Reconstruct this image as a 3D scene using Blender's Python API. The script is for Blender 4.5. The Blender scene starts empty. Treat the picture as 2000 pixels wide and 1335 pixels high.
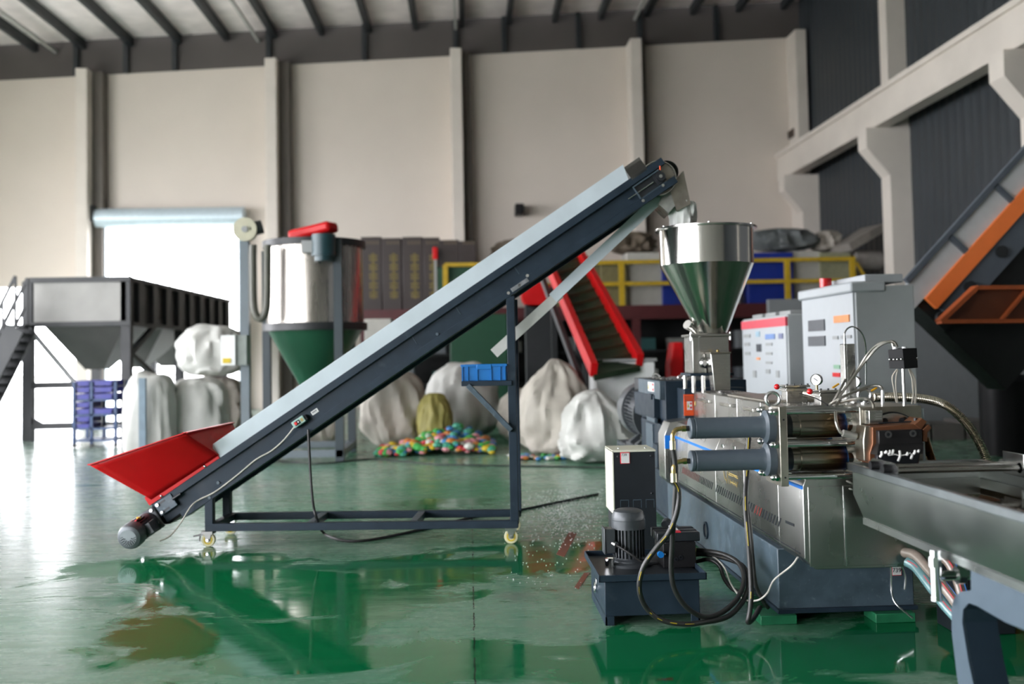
import bpy, bmesh, math, random
from mathutils import Vector as V, Matrix, noise
R = math.radians
random.seed(7)
scn = bpy.context.scene
col = scn.collection

# ---------------------------------------------------------------- camera
FPX, CX, CY = 1944.0, 1000.0, 605.0
YAW, PITCH, ROLL, HCAM = R(2.5), R(2.5), R(1.1), 1.5
fw = V((math.sin(YAW)*math.cos(PITCH), math.cos(YAW)*math.cos(PITCH), math.sin(PITCH)))
_r = V((math.cos(YAW), -math.sin(YAW), 0)); _u = _r.cross(fw)
rt = _r*math.cos(ROLL) - _u*math.sin(ROLL)
up = _u*math.cos(ROLL) + _r*math.sin(ROLL)
CAM = V((0, 0, HCAM))
cam = bpy.data.cameras.new('camera'); camo = bpy.data.objects.new('camera', cam); col.objects.link(camo)
m = Matrix((rt, up, -fw)).transposed().to_4x4(); m.translation = CAM
camo.matrix_world = m
cam.sensor_width = 36.0; cam.lens = 36.0*FPX/2000.0
cam.shift_y = (CY-667.5)/2000.0
cam.clip_end = 500
cam.dof.use_dof = True; cam.dof.focus_distance = 5.95; cam.dof.aperture_fstop = 1.2
scn.camera = camo

# ---------------------------------------------------------------- light
w = bpy.data.worlds.new('overcast'); scn.world = w; w.use_nodes = True
bg = w.node_tree.nodes['Background']
bg.inputs[0].default_value = (0.945, 0.95, 1.0, 1); bg.inputs[1].default_value = 18.0
vs = scn.view_settings
vs.view_transform = 'Standard'; vs.look = 'None'; vs.exposure = 0.0; vs.gamma = 1.0
try: vs.use_curve_mapping = False
except Exception: pass
cy = scn.cycles
cy.use_denoising = True
cy.max_bounces = 8; cy.diffuse_bounces = 5; cy.glossy_bounces = 5; cy.transmission_bounces = 6
cy.sample_clamp_indirect = 8.0; cy.caustics_reflective = False; cy.caustics_refractive = False
def portal(name, loc, rot, sx, sy):
    l = bpy.data.lights.new(name, 'AREA'); l.shape = 'RECTANGLE'; l.size = sx; l.size_y = sy
    l.cycles.is_portal = True
    o = bpy.data.objects.new(name, l); o.location = loc; o.rotation_euler = rot; col.objects.link(o)
XL, XR, YF, YB, ZR = -16.0, 10.4, -7.0, 30.0, 11.2     # the hall
portal('daylight_portal_left', (XL, 8.3, 3.8), (0, R(-90), 0), 6.6, 30)
portal('fill_portal_front', (-11.5, YF, 2.2), (R(90), 0, 0), 7, 4.4)  # portal of the added opening behind the camera, fill for the machine
portal('daylight_portal_door', (-8.9, YB+.3, 2.8), (R(-90), 0, 0), 4.2, 5.6)
portal('daylight_portal_opening', (-13.8, YB+.3, 1.8), (R(-90), 0, 0), 4.0, 3.6)

# ---------------------------------------------------------------- pixel helpers (photo frame 2000x1335)
def ray(px, py): return rt*((px-CX)/FPX) + up*((CY-py)/FPX) + fw
def at(px, py, Y):
    d = ray(px, py); return CAM + d*(Y/d.y)
def atz(px, py, z=0.0):
    d = ray(px, py); return CAM + d*((z-HCAM)/d.z)
def atx(px, py, X):
    d = ray(px, py); return CAM + d*(X/d.x)

# ---------------------------------------------------------------- materials
MATS = {}
def mat(name, c, rough=0.5, metal=0.0, var=0.12, scale=8.0, bump=0.0, rvar=0.1, stretch=None, spec=0.5,
        coat=0.0, dirt=None, dscale=3.0, damt=0.55, alpha=1.0, trans=0.0, subs=0.0):
    if name in MATS: return MATS[name]
    M = bpy.data.materials.new(name); M.use_nodes = True
    nt = M.node_tree; N = nt.nodes; L = nt.links; b = N['Principled BSDF']
    tc = N.new('ShaderNodeTexCoord'); mp = N.new('ShaderNodeMapping'); L.new(tc.outputs['Object'], mp.inputs[0])
    if stretch: mp.inputs['Scale'].default_value = stretch
    nz = N.new('ShaderNodeTexNoise'); nz.inputs['Scale'].default_value = scale; nz.inputs['Detail'].default_value = 5
    L.new(mp.outputs[0], nz.inputs['Vector'])
    mr = N.new('ShaderNodeMapRange'); mr.inputs[1].default_value = .3; mr.inputs[2].default_value = .7
    mr.inputs[3].default_value = 1-var; mr.inputs[4].default_value = 1+var
    L.new(nz.outputs[0], mr.inputs[0])
    mx = N.new('ShaderNodeMix'); mx.data_type = 'RGBA'; mx.blend_type = 'MULTIPLY'; mx.inputs[0].default_value = 1
    mx.inputs[6].default_value = (*c, 1); L.new(mr.outputs[0], mx.inputs[7])
    out = mx.outputs[2]
    if dirt:
        n2 = N.new('ShaderNodeTexNoise'); n2.inputs['Scale'].default_value = dscale; n2.inputs['Detail'].default_value = 8
        n2.inputs['Roughness'].default_value = .65
        L.new(tc.outputs['Object'], n2.inputs['Vector'])
        m2 = N.new('ShaderNodeMapRange'); m2.inputs[1].default_value = damt; m2.inputs[2].default_value = damt+.16
        L.new(n2.outputs[0], m2.inputs[0])
        mm = N.new('ShaderNodeMix'); mm.data_type = 'RGBA'; L.new(m2.outputs[0], mm.inputs[0]); L.new(out, mm.inputs[6])
        mm.inputs[7].default_value = (*dirt, 1); out = mm.outputs[2]
    L.new(out, b.inputs['Base Color'])
    rr = N.new('ShaderNodeMapRange'); rr.inputs[3].default_value = max(rough-rvar*rough*2, .01); rr.inputs[4].default_value = rough+rvar*rough*2
    L.new(nz.outputs[0], rr.inputs[0]); L.new(rr.outputs[0], b.inputs['Roughness'])
    b.inputs['Metallic'].default_value = metal
    b.inputs['Specular IOR Level'].default_value = spec
    if coat: b.inputs['Coat Weight'].default_value = coat; b.inputs['Coat Roughness'].default_value = .1
    if bump:
        bp = N.new('ShaderNodeBump'); bp.inputs['Strength'].default_value = bump; bp.inputs['Distance'].default_value = .02
        L.new(nz.outputs[0], bp.inputs['Height']); L.new(bp.outputs[0], b.inputs['Normal'])
    if alpha < 1: b.inputs['Alpha'].default_value = alpha
    if trans: b.inputs['Transmission Weight'].default_value = trans
    if subs: b.inputs['Subsurface Weight'].default_value = subs; b.inputs['Subsurface Radius'].default_value = (.05, .05, .05)
    MATS[name] = M; return M

STEEL = mat('brushed_steel', (.56, .55, .52), .22, 1, .10, 6, 0, .25, (1, 1, 30))
STEELH = mat('hopper_steel', (.60, .59, .55), .16, 1, .06, 5, 0, .2, (6, 6, .5))
SHEET = mat('stainless_sheet', (.40, .40, .375), .28, 1, .12, 2.5, .02, .15)
BLOCK = mat('machined_steel', (.42, .39, .33), .34, 1, .12, 14, 0, .2, dirt=(.25, .22, .17), dscale=9, damt=.6)
CHROME = mat('chrome', (.72, .72, .72), .08, 1, .04)
ZINC = mat('zinc_plated', (.68, .69, .69), .22, 1, .08)
TINT = None
NAVY = mat('slate_blue_paint', (.017, .030, .045), .45, 0, .14, 9, .02, .15, dirt=(.040, .056, .070), dscale=5, damt=.62, spec=.24)
NAVYL = mat('slate_blue_paint_worn', (.060, .090, .115), .42, 0, .2, 12, .03, .2, dirt=(.14, .185, .215), dscale=22, damt=.58)
CYLP = mat('cylinder_slate_paint', (.072, .092, .112), .42, 0, .05, 30)
DARK = mat('black_blue_paint', (.010, .013, .017), .42, 0, .15, 10)
BLACK = mat('black_plastic', (.010, .010, .011), .5, 0, .1, spec=.22)
RUBBER = mat('black_rubber', (.014, .014, .014), .5, 0, .2, 20)
RED = mat('red_paint', (.56, .006, .008), .42, 0, .06, 5, 0, .2, spec=.28)
REDB = mat('red_ball_plastic', (.65, .012, .015), .2, 0, .02)
GALV = mat('galvanised_sheet', (.68, .76, .82), .45, .0, .06, 4, 0, .1)
GALV2 = mat('bright_galvanised', (.70, .71, .68), .35, .45, .08, 9, 0, .1)
WHITE = mat('white_paint', (.78, .79, .78), .5, 0, .04)
CREAM = mat('cream_paint', (.74, .74, .60), .45, 0, .04)
CRATE = mat('blue_crate_plastic', (.004, .15, .46), .38, 0, .08, 10)
BLUE = mat('blue_stripe_film', (.01, .22, .80), .35, 0, .04)
YEL = mat('yellow_print', (.62, .45, .01), .5, 0, .08)
GOLD = mat('gold_print', (.36, .27, .09), .45, 0, .1)
ORANGE = mat('orange_label', (.85, .10, .02), .45, 0, .04)
REDP = mat('red_print', (.7, .03, .05), .5, 0, .02)
INK = mat('black_ink', (.015, .015, .03), .6, 0, .02)
WHEEL = mat('cream_caster_plastic', (.66, .62, .40), .4, 0, .06)
BRASS = mat('brass_fitting', (.50, .38, .16), .3, 1, .1)
BRONZE = mat('bronze_die', (.21, .085, .04), .42, .55, .15, 10)
MOTOR = mat('motor_grey_paint', (.060, .068, .075), .38, .2, .12, 14)
GREENW = mat('green_painted_wood', (.012, .14, .06), .5, 0, .2, 12)
FILM = mat('milky_plastic_film', (.86, .87, .84), .28, 0, .05, 9, .25, .1, trans=.12)
FILMC = mat('clear_film', (.62, .62, .58), .18, 0, .2, 16, .4, .1, trans=.45)

# ---------------------------------------------------------------- mesh builder
class B:
    def __init__(s): s.v = []; s.f = []
    def add(s, vs, fs):
        n = len(s.v); s.v += [V(p) for p in vs]; s.f += [tuple(i+n for i in f) for f in fs]; return s
    def hexa(s, p):      # 8 points: bottom ring 0-3, top ring 4-7
        return s.add(p, [(3,2,1,0),(4,5,6,7),(0,1,5,4),(1,2,6,5),(2,3,7,6),(3,0,4,7)])
    def box(s, x0, x1, y0, y1, z0, z1):
        return s.hexa([(x0,y0,z0),(x1,y0,z0),(x1,y1,z0),(x0,y1,z0),(x0,y0,z1),(x1,y0,z1),(x1,y1,z1),(x0,y1,z1)])
    def obox(s, c, a, b, d):   # centre and three half vectors
        c, a, b, d = V(c), V(a), V(b), V(d)
        return s.hexa([c-a-b-d, c+a-b-d, c+a+b-d, c-a+b-d, c-a-b+d, c+a-b+d, c+a+b+d, c-a+b+d])
    def bar(s, p, q, wd, ht, upv=(0,0,1)):
        p, q = V(p), V(q); d = (q-p); u = V(upv); sd = d.cross(u)
        if sd.length < 1e-6: sd = d.cross(V((1,0,0)))
        sd.normalize(); u = sd.cross(d).normalized()
        return s.obox((p+q)/2, d/2, sd*wd/2, u*ht/2)
    def prism(s, pts, ext):
        pts = [V(p) for p in pts]; e = V(ext); n = len(pts)
        fs = [tuple(range(n-1, -1, -1)), tuple(range(n, 2*n))]
        fs += [(i, (i+1) % n, n+(i+1) % n, n+i) for i in range(n)]
        return s.add(pts+[p+e for p in pts], fs)
    def frame(s, ax):
        ax = V(ax).normalized(); t = V((0,0,1)) if abs(ax.z) < .9 else V((1,0,0))
        a = ax.cross(t).normalized(); return a, ax.cross(a)
    def cyl(s, p, q, r0, r1=None, n=20, caps=True):
        p, q = V(p), V(q); r1 = r0 if r1 is None else r1; a, b = s.frame(q-p); vs = []
        for c, r in ((p, r0), (q, r1)):
            vs += [c + (a*math.cos(2*math.pi*i/n) + b*math.sin(2*math.pi*i/n))*r for i in range(n)]
        fs = [(i, (i+1) % n, n+(i+1) % n, n+i) for i in range(n)]
        if caps: fs += [tuple(range(n-1, -1, -1)), tuple(range(n, 2*n))]
        return s.add(vs, fs)
    def lathe(s, c, prof, n=32, ax=(0,0,1), closed=False):
        c = V(c); ax = V(ax).normalized(); a, b = s.frame(ax); vs = []
        for r, h in prof:
            vs += [c + ax*h + (a*math.cos(2*math.pi*i/n) + b*math.sin(2*math.pi*i/n))*r for i in range(n)]
        k = len(prof); fs = []
        for j in range(k if closed else k-1):
            j2 = (j+1) % k
            fs += [(j*n+i, j*n+(i+1) % n, j2*n+(i+1) % n, j2*n+i) for i in range(n)]
        return s.add(vs, fs)
    def disc(s, c, ax, r0, r1, t, n=24):   # ring or washer
        return s.lathe(c, [(r0, 0), (r1, 0), (r1, t), (r0, t)], n, ax, True)
    def torus(s, c, ax, R_, r, n=24, k=8):
        return s.lathe(c, [(R_+r*math.cos(2*math.pi*i/k), r*math.sin(2*math.pi*i/k)) for i in range(k)], n, ax, True)
    def ball(s, c, r, n=14, k=8, sc=(1,1,1)):
        c = V(c); vs = [c+V((0,0,-r*sc[2]))]
        for j in range(1, k):
            t = math.pi*j/k - math.pi/2
            vs += [c+V((r*sc[0]*math.cos(t)*math.cos(2*math.pi*i/n), r*sc[1]*math.cos(t)*math.sin(2*math.pi*i/n), r*sc[2]*math.sin(t))) for i in range(n)]
        vs.append(c+V((0,0,r*sc[2]))); fs = [(0, 1+(i+1) % n, 1+i) for i in range(n)]
        for j in range(k-2):
            fs += [(1+j*n+i, 1+j*n+(i+1) % n, 1+(j+1)*n+(i+1) % n, 1+(j+1)*n+i) for i in range(n)]
        l = len(vs)-1; o = 1+(k-2)*n
        fs += [(l, o+i, o+(i+1) % n) for i in range(n)]
        return s.add(vs, fs)
    def tube(s, pts, r, n=8, rf=None):
        pts = [V(p) for p in pts]; vs = []; k = len(pts); a = None
        for j, p in enumerate(pts):
            d = (pts[min(j+1, k-1)] - pts[max(j-1, 0)]).normalized()
            if a is None: a, b = s.frame(d)
            a = (a - d*a.dot(d)).normalized(); b = d.cross(a)
            rr = rf(j) if rf else r
            vs += [p + (a*math.cos(2*math.pi*i/n) + b*math.sin(2*math.pi*i/n))*rr for i in range(n)]
        fs = [(j*n+i, j*n+(i+1) % n, (j+1)*n+(i+1) % n, (j+1)*n+i) for j in range(k-1) for i in range(n)]
        fs += [tuple(range(n-1, -1, -1)), tuple(range((k-1)*n, k*n))]
        return s.add(vs, fs)
    def build(s, name, m, parent=None, bevel=0, flat=False):
        o3 = origin_of(parent)
        if parent is None:
            xs = [p.x for p in s.v]; ys = [p.y for p in s.v]; zs = [p.z for p in s.v]
            o3 = V(((min(xs)+max(xs))/2, (min(ys)+max(ys))/2, min(zs)))
        me = bpy.data.meshes.new(name); me.from_pydata([p-o3 for p in s.v], [], s.f)
        bm = bmesh.new(); bm.from_mesh(me); bmesh.ops.recalc_face_normals(bm, faces=bm.faces); bm.to_mesh(me); bm.free()
        me.materials.append(m)
        if not flat:
            me.polygons.foreach_set('use_smooth', [True]*len(me.polygons)); me.set_sharp_from_angle(angle=R(38))
        o = bpy.data.objects.new(name, me); col.objects.link(o)
        if parent is None: o.location = o3
        else: o.parent = parent
        if bevel:
            bv = o.modifiers.new('bevel', 'BEVEL'); bv.width = bevel; bv.segments = 2; bv.limit_method = 'ANGLE'; bv.angle_limit = R(40)
            bv.harden_normals = False
        return o
def origin_of(p):
    o = V((0,0,0))
    while p is not None: o += p.location; p = p.parent
    return o
def tag(o, label, cat=None, group=None, kind=None):
    if label: o['label'] = label
    if cat: o['category'] = cat
    if group: o['group'] = group
    if kind: o['kind'] = kind
    return o
def thing(name, label, cat, loc, group=None):
    o = bpy.data.objects.new(name, None); o.empty_display_size = .1; o.location = loc; col.objects.link(o)
    return tag(o, label, cat, group)
def copy_part(o, off, parent=None):
    c = o.copy(); col.objects.link(c); c.location = o.location + V(off)
    c.parent = parent or o.parent; return c
def spline(pts, n=8):
    pts = [V(p) for p in pts]; out = []; k = len(pts)
    for i in range(k-1):
        p0, p1, p2, p3 = pts[max(i-1, 0)], pts[i], pts[i+1], pts[min(i+2, k-1)]
        for j in range(n):
            t = j/n
            out.append(.5*((2*p1) + (p2-p0)*t + (2*p0-5*p1+4*p2-p3)*t*t + (3*p1-p0-3*p2+p3)*t**3))
    return out+[pts[-1]]
def text_mesh(txt, size, m, name, parent, origin, ex, ey):
    cu = bpy.data.curves.new('t', 'FONT'); cu.body = txt; cu.size = size; cu.align_x = 'CENTER'; cu.align_y = 'CENTER'; cu.extrude = .0006
    t = bpy.data.objects.new('t', cu); col.objects.link(t); bpy.context.view_layer.update()
    me = bpy.data.meshes.new_from_object(t.evaluated_get(bpy.context.evaluated_depsgraph_get()))
    bpy.data.objects.remove(t); bpy.data.curves.remove(cu)
    ex, ey = V(ex).normalized(), V(ey).normalized(); ez = ex.cross(ey); o3 = origin_of(parent)
    for v in me.vertices: v.co = V(origin) + ex*v.co.x + ey*v.co.y + ez*v.co.z - o3
    me.materials.append(m); me.name = name
    o = bpy.data.objects.new(name, me); col.objects.link(o); o.parent = parent; return o
# ================================================================ the hall
def floor_material():
    M = bpy.data.materials.new('green_epoxy_floor'); M.use_nodes = True
    nt = M.node_tree; N = nt.nodes; L = nt.links; b = N['Principled BSDF']
    g = N.new('ShaderNodeNewGeometry')
    def mapping(scale, rot=0):
        mp = N.new('ShaderNodeMapping'); mp.inputs['Scale'].default_value = scale; mp.inputs['Rotation'].default_value = (0, 0, rot)
        L.new(g.outputs['Position'], mp.inputs[0]); return mp.outputs[0]
    def nz(scale, detail=5, vec=None, rough=.55, dist=0):
        n = N.new('ShaderNodeTexNoise'); n.inputs['Scale'].default_value = scale; n.inputs['Detail'].default_value = detail
        n.inputs['Roughness'].default_value = rough; n.inputs['Distortion'].default_value = dist
        L.new(vec or g.outputs['Position'], n.inputs['Vector']); return n.outputs[0]
    def rng(x, a, c, lo=0, hi=1):
        r = N.new('ShaderNodeMapRange'); r.inputs[1].default_value = a; r.inputs[2].default_value = c
        r.inputs[3].default_value = lo; r.inputs[4].default_value = hi; L.new(x, r.inputs[0]); return r.outputs[0]
    def mth(op, a, c):
        q = N.new('ShaderNodeMath'); q.operation = op
        for i, x in enumerate((a, c)):
            if isinstance(x, (int, float)): q.inputs[i].default_value = x
            else: L.new(x, q.inputs[i])
        return q.outputs[0]
    def mix(f, a, c):
        q = N.new('ShaderNodeMix'); q.data_type = 'RGBA'
        if isinstance(f, (int, float)): q.inputs[0].default_value = f
        else: L.new(f, q.inputs[0])
        for i, x in ((6, a), (7, c)):
            if isinstance(x, tuple): q.inputs[i].default_value = (*x, 1)
            else: L.new(x, q.inputs[i])
        return q.outputs[2]
    edge = nz(.95, 7, mapping((1, 1.25, 1), R(-20)), .62, 1.2)
    edge2 = mth('MULTIPLY', mth('SUBTRACT', edge, .5), 3.6)
    wet = None
    # puddles: centre pixel, half width in x (m), half width in y (m)
    for px, py, a, c in ((430, 1096, .80, .42), (480, 1140, 1.15, .62), (620, 1170, .85, .5), (420, 1240, .75, .55), (850, 1110, .75, .55), (1060, 1090, .65, .7),
                         (960, 1290, .5, .35), (1290, 1290, .75, .55), (1560, 1290, .9, .5), (1900, 1250, .8, .8), (590, 1290, .7, .22), (860, 985, .5, .35)):
        p = atz(px, py)
        s = N.new('ShaderNodeVectorMath'); s.operation = 'SUBTRACT'; L.new(g.outputs['Position'], s.inputs[0]); s.inputs[1].default_value = (p.x, p.y, 0)
        d = N.new('ShaderNodeVectorMath'); d.operation = 'DIVIDE'; L.new(s.outputs[0], d.inputs[0]); d.inputs[1].default_value = (a, c, 1)
        ln = N.new('ShaderNodeVectorMath'); ln.operation = 'LENGTH'; L.new(d.outputs[0], ln.inputs[0])
        k = rng(mth('ADD', ln.outputs['Value'], edge2), 1.10, .84)
        wet = k if wet is None else mth('MAXIMUM', wet, k)
    streak = nz(1.6, 7, mapping((.9, 3.0, 1), R(22)), .66, .8)
    wet = mth('MAXIMUM', wet, rng(streak, .60, .66, 0, .85))
    haze = nz(.5, 5, None, .6, .5)
    base = mix(rng(haze, .36, .62), (.038, .200, .100), (.165, .290, .205))
    scuff = nz(5, 8, mapping((.5, 2.5, 1), R(-8)), .7)
    base = mix(rng(scuff, .52, .75, 0, .55), base, (.21, .29, .23))
    grime = nz(.8, 6, mapping((1, 1.6, 1)), .6, .5)
    base = mix(rng(grime, .60, .74, 0, .7), base, (.17, .165, .145))
    sp = N.new('ShaderNodeSeparateXYZ'); L.new(g.outputs['Position'], sp.inputs[0])
    left_sheen = rng(mth('ADD', sp.outputs[0], mth('MULTIPLY', mth('SUBTRACT', nz(.6, 6, None, .6, .6), .5), 5.0)), -1.3, -4.0, 0, .75)  # pale reflected daylight on the left, mixed into the floor colour
    base = mix(left_sheen, base, (.215, .245, .225))
    base = mix(wet, base, (.003, .135, .045))
    rust = nz(5.0, 6, mapping((.6, 1.5, 1), R(14)), .6, .8)
    base = mix(rng(rust, .70, .715, 0, .9), base, (.085, .028, .014))
    # expansion joint running down the hall
    sx = N.new('ShaderNodeSeparateXYZ'); L.new(g.outputs['Position'], sx.inputs[0])
    jx = mth('ABSOLUTE', mth('ADD', sx.outputs[0], mth('MULTIPLY', mth('SUBTRACT', nz(9, 3), .5), .02)), 0)
    joint = rng(jx, .006, .002)
    joint = mth('MULTIPLY', joint, rng(nz(6, 4), .42, .5))
    base = mix(joint, base, (.012, .014, .012))
    L.new(base, b.inputs['Base Color'])
    ro = N.new('ShaderNodeMix'); ro.data_type = 'FLOAT'; L.new(wet, ro.inputs[0]); L.new(rng(scuff, .35, .75, .16, .42), ro.inputs[2]); L.new(rng(streak, .4, .7, .04, .15), ro.inputs[3])
    L.new(ro.outputs[0], b.inputs['Roughness'])
    b.inputs['Specular IOR Level'].default_value = .34
    bp = N.new('ShaderNodeBump'); bp.inputs['Distance'].default_value = .004
    L.new(rng(wet, 0, 1, .25, .05), bp.inputs['Strength']); L.new(nz(7, 5, mapping((.7, 1.6, 1))), bp.inputs['Height'])
    L.new(bp.outputs[0], b.inputs['Normal'])
    return M
FLOOR = floor_material()
WALL = mat('white_wall_panel', (.655, .59, .525), .6, 0, .05, .35, 0, .1)
CONC = mat('painted_concrete', (.67, .615, .555), .65, 0, .06, 1.2)
DWALL = mat('dark_slate_cladding', (.030, .036, .042), .5, 0, .1, 1.0)
BAND = mat('grey_brown_gable', (.085, .074, .070), .6, 0, .15, .4)
ROOFI = mat('roof_insulation_foil', (.84, .78, .77), .5, 0, .12, 1.6, .3)
PURL = mat('dark_purlin_steel', (.018, .022, .026), .5, 0, .1)
FOREC = mat('forecourt_concrete', (.55, .55, .52), .8, 0, .08, .5)

def struct(name, b, m, parent=None, bevel=0):
    o = b.build(name, m, parent, bevel)
    if parent is None: o['kind'] = 'structure'
    return o
struct('floor', B().box(XL, XR, YF, YB, -.25, 0), FLOOR)
struct('ground', B().box(-90, 90, -60, 140, -.5, -.26), FOREC)

# back wall with the roller door and the low opening beside it
D1a, D1b = at(208, 700, YB).x, at(478, 700, YB).x; D1z = at(340, 428, YB).z
D0b = at(150, 700, YB).x; D0a = XL+.3; D0z = at(60, 560, YB).z
WT = at(170, 148, YB).z; WT2 = at(1570, 72, YB).z
def top(x): return WT + (x-at(170, 148, YB).x)/(at(1570, 72, YB).x-at(170, 148, YB).x)*(WT2-WT)
b = B()
def slab(x0, x1, z0, z1=None):
    za, zb = (z1, z1) if z1 else (top(x0), top(x1))
    b.hexa([(x0, YB, z0), (x1, YB, z0), (x1, YB+.3, z0), (x0, YB+.3, z0), (x0, YB, za), (x1, YB, zb), (x1, YB+.3, zb), (x0, YB+.3, za)])
slab(XL, D0a, 0); slab(D0a, D0b, D0z); slab(D0b, D1a, 0); slab(D1a, D1b, D1z); slab(D1b, XR, 0)
wb = struct('wall_back', b, WALL)
b = B()
for x0, x1 in ((XL, XR),):
    b.hexa([(x0, YB+.05, top(x0)), (x1, YB+.05, top(x1)), (x1, YB+.3, top(x1)), (x0, YB+.3, top(x0)), (x0, YB+.05, 12.4), (x1, YB+.05, 12.9), (x1, YB+.3, 12.9), (x0, YB+.3, 12.4)])
struct('gable_band', b, BAND, wb)
def roofz(x): return 11.10 + (x+11.7)*.052
b = B(); b.hexa([(XL, YF, roofz(XL)), (XR, YF, roofz(XR)), (XR, YB, roofz(XR)), (XL, YB, roofz(XL)), (XL, YF, roofz(XL)+.2), (XR, YF, roofz(XR)+.2), (XR, YB, roofz(XR)+.2), (XL, YB, roofz(XL)+.2)])
ce = struct('ceiling', b, ROOFI)
pur = None
for i in range(19):
    x = at(160, 82, YB).x - 2.8 + i*1.42
    o = B().hexa([(x-.08, YF, roofz(x)-.26), (x+.08, YF, roofz(x)-.26), (x+.08, YB, roofz(x)-.26), (x-.08, YB, roofz(x)-.26),
                  (x-.08, YF, roofz(x)), (x+.08, YF, roofz(x)), (x+.08, YB, roofz(x)), (x-.08, YB, roofz(x))]).build('purlin', PURL, ce)
for px in (110, 505, 890, 1240):
    p = at(px, 70, YB); x = p.x
    B().box(x-.04, x+.04, YF, YB, roofz(x)-.34, roofz(x)-.26).build('roof_pipe', mat('pale_pipe', (.45, .45, .43), .5), ce)
for px in (150, 247, 342, 525, 712, 890, 985, 1130, 1250, 1400, 1570):
    p = at(px, 110, YB); x = p.x
    B().box(x-.07, x+.07, YB-.10, YB+.06, top(x), roofz(x)).build('gable_post', PURL, wb)
n = 0
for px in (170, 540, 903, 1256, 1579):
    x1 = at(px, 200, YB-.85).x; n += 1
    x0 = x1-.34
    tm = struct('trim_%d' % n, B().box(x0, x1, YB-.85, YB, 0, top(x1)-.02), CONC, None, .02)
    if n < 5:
        x2 = x1 + (.30, .30, .24, .18)[n-1]; B().box(x1, x2, YB-.45, YB, 0, top(x1)-.02).build('pilaster_shade_strip', mat('brown_grey_shade', (.11, .095, .08), .6, 0, .1, 2), tm)  # dark strip added for the shade at the pilaster's right
# right wall: ribbed cladding, columns, corbels, crane beam
b = B(); y = YF; i = 0
pts = []
while y < YB:
    pts += [(XR, y), (XR, y+.20), (XR-.012, y+.23), (XR-.012, y+.30), (XR, y+.33)]; y += .34
vsb = []
for x, y in pts: vsb += [V((x, y, 0)), V((x, y, 12.6))]
b.add(vsb, [(2*k, 2*k+2, 2*k+3, 2*k+1) for k in range(len(pts)-1)])
b.box(XR+.05, XR+.3, YF, YB, 0, 12.6)
struct('wall_right', b, DWALL)
b = B().box(9.54, 9.9, YF, YB-.02, 6.62, 7.42).box(9.48, 9.93, YF, YB-.02, 7.32, 7.44)
n += 1; struct('trim_%d' % n, b, CONC)
for yc in (28.8, 22.7, 16.7, 10.7, 4.7):
    n += 1
    b = B().box(9.9, XR+.02, yc, yc+.5, 0, 6.62)
    if yc < 28: b.box(9.95, XR+.02, yc+.03, yc+.45, 6.62, 12.3)
    b.prism([(9.9, yc, 5.5), (9.36, yc, 6.15), (9.36, yc, 6.62), (9.9, yc, 6.62)], (0, .5, 0))
    struct('trim_%d' % n, b, CONC)
# left wall: long daylight opening between piers; front side: unseen opening added for fill light
b = B().box(XL-.3, XL, YF, YB, 0, .5).box(XL-.3, XL, YF, YB, 7.1, 11.2)
for y in (YF, -1, 5, 11, 17): b.box(XL-.3, XL+.02, y, y+.6, .5, 7.1)
b.box(XL-.3, XL, 23, YB, .5, 7.1)
struct('wall_left', b, CONC)
b = B().box(XL, -15, YF-.3, YF, 0, 11.3).box(-8, XR, YF-.3, YF, 0, 12.3).box(-15, -8, YF-.3, YF, 4.4, 12)
struct('wall_front', b, mat('grey_front_wall', (.30, .295, .27), .6))
# roller door: rolled curtain in a housing over the opening
ROLL_ = mat('pale_roller_door', (.52, .62, .68), .4, .2, .05)
ro = thing('door_1', None, None, (D1a, YB-.5, D1z)); ro['kind'] = 'structure'
B().cyl((D1a-.15, YB-.33, D1z+.0), (D1b+.1, YB-.33, D1z+.0), .30, n=20).build('rolled_curtain', ROLL_, ro)
B().box(D1a-.1, D1a+.1, YB-.34, YB-.02, 0, D1z).build('guide_rail', ROLL_, ro)
B().box(D1b-.1, D1b+.1, YB-.34, YB-.02, 0, D1z).build('guide_rail', ROLL_, ro)
B().box(D1a-.38, D1a-.15, YB-.62, YB-.02, D1z-.1, D1z+.35).build('end_plate', PURL, ro)
# small dark fittings on the back wall
p = at(1013, 413, YB); tag(B().box(p.x-.13, p.x+.13, YB-.62, YB, p.z-.16, p.z+.16).build('wall_box', BLACK, None, .03), 'small dark box on the white wall above the leaning conveyor', 'wall box')
p = at(1551, 259, YB-.4); tag(B().box(p.x-.07, p.x+.07, YB-.5, YB, p.z-.13, p.z+.13).build('wall_sensor', mat('brown_plastic', (.05, .03, .02), .5), None, .03), 'tiny brown fitting on the white wall beside the crane beam', 'wall fitting')
# ================================================================ inclined belt conveyor
CO = V((-2.12, 8.135, 0)); CA = R(-5.2)
e1 = V((math.cos(CA), math.sin(CA), 0)); e2 = V((-math.sin(CA), math.cos(CA), 0)); e3 = V((0, 0, 1))
def cv(px, py, c=0.0):          # pixel on the vertical plane c metres behind the conveyor's near face
    d = ray(px, py); t = ((CO-CAM).dot(e2)+c)/d.dot(e2); return CAM+d*t
def lx(p): return (p-CO).dot(e1)
_a, _b = cv(295, 985), cv(1291, 307)
CL = (_b-_a).length; ct = (_b-_a).normalized()
cn = (-ct.z*e1 + ct.dot(e1)*e3).normalized()
CW = .60
def cp(s, y, h): return _a + ct*s + e2*y + cn*h
def sh(px, py, c=0.0):
    q = cv(px, py, c) - _a - e2*c; return q.dot(ct), q.dot(cn)
def cbox(b, s0, s1, y0, y1, h0, h1):
    return b.hexa([cp(s0, y0, h0), cp(s1, y0, h0), cp(s1, y1, h0), cp(s0, y1, h0), cp(s0, y0, h1), cp(s1, y0, h1), cp(s1, y1, h1), cp(s0, y1, h1)])
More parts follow.
